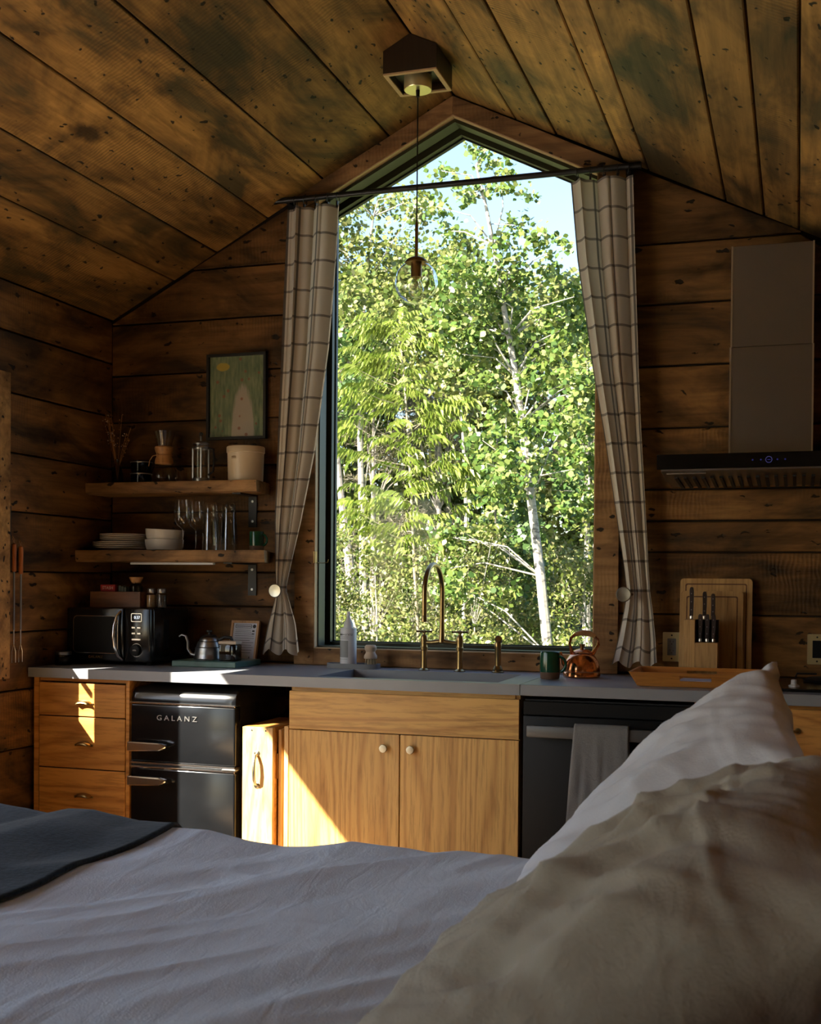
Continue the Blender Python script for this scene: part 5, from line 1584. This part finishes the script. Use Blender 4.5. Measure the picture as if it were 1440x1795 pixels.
# ------------------------------------------------------------------ outside
gv, gf = [], []
nx_, ny_ = 40, 40
for j in range(ny_ + 1):
    for i in range(nx_ + 1):
        x = -40 + 80 * i / nx_; y_ = -30 + 75 * j / ny_
        z = -.45 + max(0, y_ - 6) * .10 + .12 * mnoise.noise(Vector((x * .3, y_ * .3, 0)))
        gv.append((x, y_, z if not (-4 < x < 4 and -9 < y_ < 3) else -.45))
for j in range(ny_):
    for i in range(nx_):
        a = j * (nx_ + 1) + i; gf.append((a, a + 1, a + nx_ + 2, a + nx_ + 1))
me = bpy.data.meshes.new('ground'); me.from_pydata(gv, [], gf)
struct(put('ground', me, 'grass'))


dk = struct(B().box(-7.0, XL - .20, -8.0, 0.6, -.20, -.075).obj('ground_bounce_deck', 'bounce_deck', None, 0))  # unseen pale decking added outside to throw sunlight onto ceiling and bed
for k in range(34):
    x0 = -7.0 + k * .150
    B().box(x0 + .003, x0 + .147, -8.0, .6, -.0745, -.05).obj('bounce_deck_board', 'bounce_deck', dk, 0)


def ground_z(x, y_): return -.45 + max(0, y_ - 6) * .10


ROUND = np.array([(0, -.5), (.40, -.22), (.46, .12), (0, .62), (-.46, .12), (-.40, -.22)])
OVAL = np.array([(0, -.55), (.27, -.1), (.22, .25), (0, .6), (-.22, .25), (-.27, -.1)])
NEEDLE = np.array([(0, -.8), (.07, 0), (0, .8), (-.07, 0)])


def leaf_mesh(name, P, size, shape, bias=(0, -.55, .45), spread=.75):
    n = len(P); k = len(shape)
    nrm = rng.normal(size=(n, 3)) * spread + np.array(bias)
    nrm /= np.linalg.norm(nrm, axis=1)[:, None]
    a = rng.normal(size=(n, 3)); t = np.cross(nrm, a); t /= np.linalg.norm(t, axis=1)[:, None]
    s_ = np.cross(nrm, t)
    sz = (size * rng.uniform(.65, 1.25, n))[:, None, None]
    V = P[:, None, :] + sz * (shape[None, :, 0, None] * t[:, None, :] + shape[None, :, 1, None] * s_[:, None, :])
    V[:, k // 2, :] -= nrm * (size * .12)
    me = bpy.data.meshes.new(name)
    me.vertices.add(n * k); me.vertices.foreach_set('co', V.reshape(-1).astype(np.float32))
    me.loops.add(n * k); me.loops.foreach_set('vertex_index', np.arange(n * k, dtype=np.int32))
    me.polygons.add(n); me.polygons.foreach_set('loop_start', np.arange(0, n * k, k, dtype=np.int32))
    me.update(calc_edges=True)
    return me


def blob_points(blobs, n, y_, depth):
    """blobs: photo-pixel ellipses (px, py, rx, ry, weight) at distance y -> leaf positions in space"""
    w = np.array([b_[4] if len(b_) > 4 else b_[2] * b_[3] for b_ in blobs], float); w /= w.sum()
    out = []
    for b_, c in zip(blobs, rng.multinomial(n, w)):
        yy = y_ + rng.normal(0, depth)
        ctr = WY(b_[0], b_[1], yy)
        sx = abs(WY(b_[0] + b_[2], b_[1], yy)[0] - ctr[0]); sz = abs(WY(b_[0], b_[1] - b_[3], yy)[2] - ctr[2])
        g = rng.normal(size=(c, 3)) * .58
        out.append(ctr + g * np.array([sx, max(.15, min(sx, sz)), sz]))
    return np.concatenate(out)


def px_tree(name, label, cat, y_, trunk, r0, blobs, n, size, leaf, bark, depth=.35, shape=ROUND, twigs=0.6, group=None, n_parts=0):
    base = WY(*trunk[0], y_)
    gz = ground_z(base[0], y_)
    t = thing(name, label, cat, (base[0], y_, gz), 0, group)
    org = np.array([base[0], y_, gz])
    path = [np.array([base[0] + (0.02), y_, gz])] + [WY(px, py, y_) for px, py in trunk]
    if path[1][2] < gz + .1: path = path[1:]; path[0][2] = gz
    path = [p - org for p in path]
    m_ = len(path)
    tr = B().tube([tuple(p) for p in path], [r0 * (1 - .8 * i / (m_ - 1)) for i in range(m_)], 9).obj('trunk', bark, t)
    b = B(); cnt = 0
    for b_ in blobs:
        if random.random() > twigs: continue
        tip = WY(b_[0], b_[1], y_ + random.uniform(-depth, depth)) - org
        lower = [p for p in path if p[2] < tip[2] - .05] or path[:1]
        q = min(lower, key=lambda p: np.linalg.norm(p - tip))
        mid = (q + tip) / 2 + np.array([random.uniform(-.1, .1), random.uniform(-.1, .1), .08])
        b.tube([tuple(q), tuple(mid), tuple(tip)], [r0 * .17, r0 * .12, r0 * .05], 5); cnt += 1
    if cnt: b.obj('branches', bark, t)
    P = blob_points(blobs, n, y_, depth) - org
    if n_parts:
        one = leaf_mesh('leaf', np.zeros((1, 3)), size, shape, spread=0.01)
        one.materials.append(M[leaf])
        for p in P[rng.choice(len(P), n_parts, replace=False)]:
            o = put('leaf', one, None, t, loc=tuple(p), rot=(random.uniform(-1.2, 1.2), random.uniform(-.9, .9), random.uniform(0, 6.28)))
            k_ = random.uniform(.9, 1.3); o.scale = (k_, k_, k_)
    put('foliage', leaf_mesh('foliage', P, size, shape), leaf, t, kind='stuff')
    return t


def fill(x0, x1, y0, y1, n, r, jit=1.0):
    return [(random.uniform(x0, x1), random.uniform(y0, y1), r * random.uniform(.7, 1.4), r * random.uniform(.6, 1.1)) for _ in range(n)]


# the aspen with the pale trunk
asp = [(835, 262, 20, 10), (862, 284, 30, 18), (893, 302, 18, 12), (775, 300, 24, 10), (822, 330, 34, 10), (880, 333, 40, 11), (932, 345, 18, 8), (765, 362, 20, 22),
       (792, 405, 24, 18), (815, 345, 14, 14), (905, 395, 22, 20), (890, 440, 30, 26), (942, 420, 24, 22), (900, 480, 40, 30), (960, 465, 22, 24), (992, 430, 10, 16), (985, 500, 24, 24)]
asp += fill(760, 1010, 470, 660, 26, 30) + fill(820, 1040, 640, 860, 18, 28) + fill(780, 890, 820, 1060, 9, 26)
px_tree('aspen_tree', 'tall aspen with pale slender trunk and round green leaves outside', 'tree', 5.1,
        [(962, 1150), (948, 1010), (932, 880), (915, 740), (905, 660), (893, 590), (880, 520), (866, 430), (850, 350), (835, 290)], .050, asp, 7400, .050, 'aspen_leaf', 'bark_white', .3, ROUND, .8, n_parts=300)
px_tree('aspen_tree', 'aspen with darker green leaves in front of the pale trunk', 'tree', 6.8,
        [(880, 1170), (872, 1000), (868, 880), (872, 760)], .022, fill(830, 940, 780, 1110, 22, 26) + fill(780, 1010, 760, 900, 10, 26), 2600, .06, 'dark_leaf', 'bark_grey', .3)
px_tree('birch_tree', 'birch crown of fine pale leaves filling the upper left of the view', 'tree', 11.0,
        [(640, 1150), (635, 900), (630, 700), (640, 500), (655, 380)], .07, fill(500, 745, 345, 620, 46, 34) + [(690, 345, 20, 14), (640, 360, 28, 14), (610, 400, 25, 20), (730, 360, 12, 14)] + fill(560, 700, 620, 700, 10, 26), 11000, .065, 'birch_leaf', 'bark_white', .6)
px_tree('birch_tree', 'white stemmed birch leaning behind the frond sapling', 'tree', 9.5,
        [(812, 1150), (818, 900), (812, 760), (808, 690), (800, 600)], .035, fill(740, 880, 430, 700, 30, 30), 5200, .06, 'birch_leaf', 'bark_white', .5)
px_tree('birch_tree', 'white stemmed birch rising between aspens and window edge', 'tree', 9.0,
        [(1022, 1150), (1030, 1000), (1034, 820), (1030, 640)], .03, fill(980, 1130, 520, 900, 36, 32), 6000, .065, 'aspen_leaf', 'bark_white', .5)
px_tree('birch_tree', 'short white trunked birch in the middle of the thicket', 'tree', 8.6,
        [(898, 1160), (897, 1000), (900, 900), (893, 820)], .042, fill(840, 960, 880, 1010, 12, 24), 1600, .06, 'birch_leaf', 'bark_white', .3)
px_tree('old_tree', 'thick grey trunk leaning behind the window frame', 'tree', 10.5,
        [(630, 1160), (612, 980), (600, 880), (592, 800), (585, 700)], .10, fill(540, 660, 560, 720, 14, 28), 2200, .065, 'dark_leaf', 'bark_grey', .5)
# dry twiggy conifers behind
for k, (cx, y0, y1, lab) in enumerate(((655, 640, 930, 'dry brown spruce half hidden behind the frond sapling'), (1030, 680, 800, 'dry brown spruce behind the white birch by the window edge'), (770, 640, 900, 'dry brown spruce behind the leaning birch'))):
    px_tree('spruce_tree', lab, 'tree', 12.5, [(cx, 1150), (cx, 900), (cx, y0)], .06, fill(cx - 70, cx + 70, y0, y1 + 60, 26, 26), 5200, .07, 'twig_leaf', 'bark_grey', .5, NEEDLE)
# background wood
bgs = [(480, 520, 14.0), (560, 480, 16.5), (640, 470, 15.2), (720, 470, 17.5), (790, 500, 15.0), (860, 505, 18.0), (930, 505, 15.6), (1010, 520, 17.0), (1090, 500, 14.6), (1180, 520, 16.0), (400, 500, 15.5)]
pos = ['beyond the window frame', 'behind the birch crown', 'behind the old grey trunk', 'behind the frond sapling', 'behind the leaning birch', 'behind the aspen crown', 'behind the pale aspen trunk', 'behind the white birch at the window edge', 'beyond the checked curtain by the hood', 'far beyond the hood side curtain', 'far beyond the shelf side curtain']
for (cx, top, yy), p_ in zip(bgs, pos):
    px_tree('woodland_tree', 'leafy background tree ' + p_, 'tree', yy, [(cx, 1140), (cx + random.uniform(-12, 12), 850), (cx + random.uniform(-20, 20), top + 60)], .07,
            fill(cx - 85, cx + 85, top, 1080, 60, 32), 9500, .095, random.choice(['aspen_leaf', 'birch_leaf', 'dark_leaf', 'birch_leaf']), random.choice(['bark_white', 'bark_grey']), .9, ROUND, .5)
for cx, yy in ((60, 15.0), (170, 13.2), (280, 16.5), (330, 12.6), (1260, 13.4), (1350, 16.0), (1440, 13.0), (1540, 15.2), (1650, 13.6), (1770, 15.8)):
    px_tree('woodland_tree', 'leafy tree of the wood hidden beyond the window edges', 'tree', yy, [(cx, 1140), (cx + 8, 850), (cx - 10, 560)], .07,
            fill(cx - 90, cx + 90, 490, 1080, 50, 36), 6000, .10, random.choice(['aspen_leaf', 'birch_leaf', 'dark_leaf']), 'bark_grey', .8, ROUND, .4, group='trees beyond the window edges')
# shrubs along the bottom of the view
for k, cx in enumerate(range(480, 1200, 60)):
    yy = 5.4 + (k % 3) * .9
    t = px_tree('shrub', 'yellow-green leafy shrub with pale bare twigs low outside the window', 'shrub', yy, [(cx, 1230), (cx + random.uniform(-15, 15), 1100), (cx + random.uniform(-25, 25), 960)], .012,
                fill(cx - 48, cx + 48, 930 + (k % 2) * 40, 1170, 22, 22), 2500, .042, 'bush_leaf', 'bark_white', .35, OVAL, 1.0, group='shrubs under the gable window')


# sapling with drooping compound leaves: each frond is its own piece
def frond_mesh(k):
    rg_ = random.Random(k)
    V, F = [], []
    n = 7; L_ = .30
    for i in range(n + 1):
        s_ = i / n
        c = Vector((L_ * s_, 0, .10 * math.sin(s_ * 2.2) - .10 * s_ * s_))
        for sd in ((-1, 1) if i < n else (0,)):
            if i == 0: continue
            ln = .105 * (.8 + .35 * math.sin(math.pi * s_)) * rg_.uniform(.85, 1.15); wd_ = .0165
            d = Vector((.30 + .25 * s_ + rg_.uniform(-.1, .1), sd * .62, -.75 + rg_.uniform(-.12, .12))).normalized()
            if sd == 0: d = Vector((.6, 0, -.8))
            sv = d.cross(Vector((.4, -.9 * (1 if sd >= 0 else -1), .25))).normalized() * wd_
            m_ = c + d * ln * .45 + Vector((0, 0, .012)); e_ = c + d * ln + Vector((0, 0, -.01))
            a = len(V)
            V += [tuple(c), tuple(m_ - sv), tuple(e_), tuple(m_ + sv)]
            F += [(a, a + 1, a + 2, a + 3)]
    a = len(V)
    for i in range(n + 1):
        s_ = i / n; c = Vector((L_ * s_, 0, .10 * math.sin(s_ * 2.2) - .10 * s_ * s_))
        V += [tuple(c + Vector((0, .0015, 0))), tuple(c - Vector((0, .0015, 0)))]
    F += [(a + 2 * i, a + 2 * i + 1, a + 2 * i + 3, a + 2 * i + 2) for i in range(n)]
    me = bpy.data.meshes.new('frond'); me.from_pydata(V, [], F); me.materials.append(M['frond_leaf'])
    return me


FR = [frond_mesh(k) for k in range(4)]
YS = 5.8
bs = WY(735, 1150, YS); gz = ground_z(bs[0], YS)
t = thing('frond_sapling', 'sapling with tiers of drooping yellow-green compound leaves outside the window', 'tree', (bs[0], YS, gz))
org = np.array([bs[0], YS, gz])
tp = [np.array([bs[0], YS, gz])] + [WY(px, py, YS) for px, py in ((735, 1140), (727, 1000), (722, 880), (717, 780), (711, 690), (704, 610), (700, 560))]
B().tube([tuple(p - org) for p in tp], [.017, .016, .015, .0135, .012, .010, .007, .004], 8).obj('trunk', 'bark_twig', t)
tz = np.array([p[2] for p in tp])
for k in range(40):
    py = 560 + 420 * ((k + .5) / 40)
    o_ = WY(700 + (py - 560) * .065, py + 10, YS)
    half = float(np.interp(py, [560, 620, 700, 800, 900, 980], [25, 60, 88, 105, 110, 95])) * random.uniform(.75, 1.1)
    sd = random.choice((-1, 1))
    az = random.uniform(-1.4, 1.2)
    rch = half / 196.0
    tip = o_ + np.array([sd * rch * math.cos(az * .6), -rch * .7 * math.sin(az) - .05, rch * random.uniform(.15, .65)])
    mid = (o_ + tip) / 2 + np.array([0, 0, -.02])
    B().tube([tuple(p - org) for p in (o_, mid, tip)], [.0042, .003, .0015], 5).obj('branch', 'bark_twig', t)
    for q in range(5):
        f_ = random.uniform(.12, 1.0)
        p = o_ + (tip - o_) * f_
        ang = (0 if sd > 0 else math.pi) + random.uniform(-.75, .75)
        o = put('frond', FR[random.randrange(4)], None, t, loc=tuple(p - org), rot=(random.uniform(-.2, .2), random.uniform(-.25, .2), ang))
        k_ = random.uniform(.75, 1.05); o.scale = (k_, k_, k_)
for q in range(60):
    py = 575 + 400 * (q / 60)
    p = WY(701 + (py - 560) * .065 + random.uniform(-30, 30), py, YS - random.uniform(.05, .25))
    o = put('frond', FR[q % 4], None, t, loc=tuple(p - org), rot=(random.uniform(-.2, .2), random.uniform(-.3, .2), random.choice((0, math.pi)) + random.uniform(-.9, .4)))
    k_ = random.uniform(.7, .95); o.scale = (k_, k_, k_)
for q in range(10):
    p = WY(700 + random.uniform(-14, 14), 545 + random.uniform(0, 40), YS)
    o = put('frond', FR[q % 4], None, t, loc=tuple(p - org), rot=(0, random.uniform(-.5, 0), q * .63)); o.scale = (.7, .7, .7)
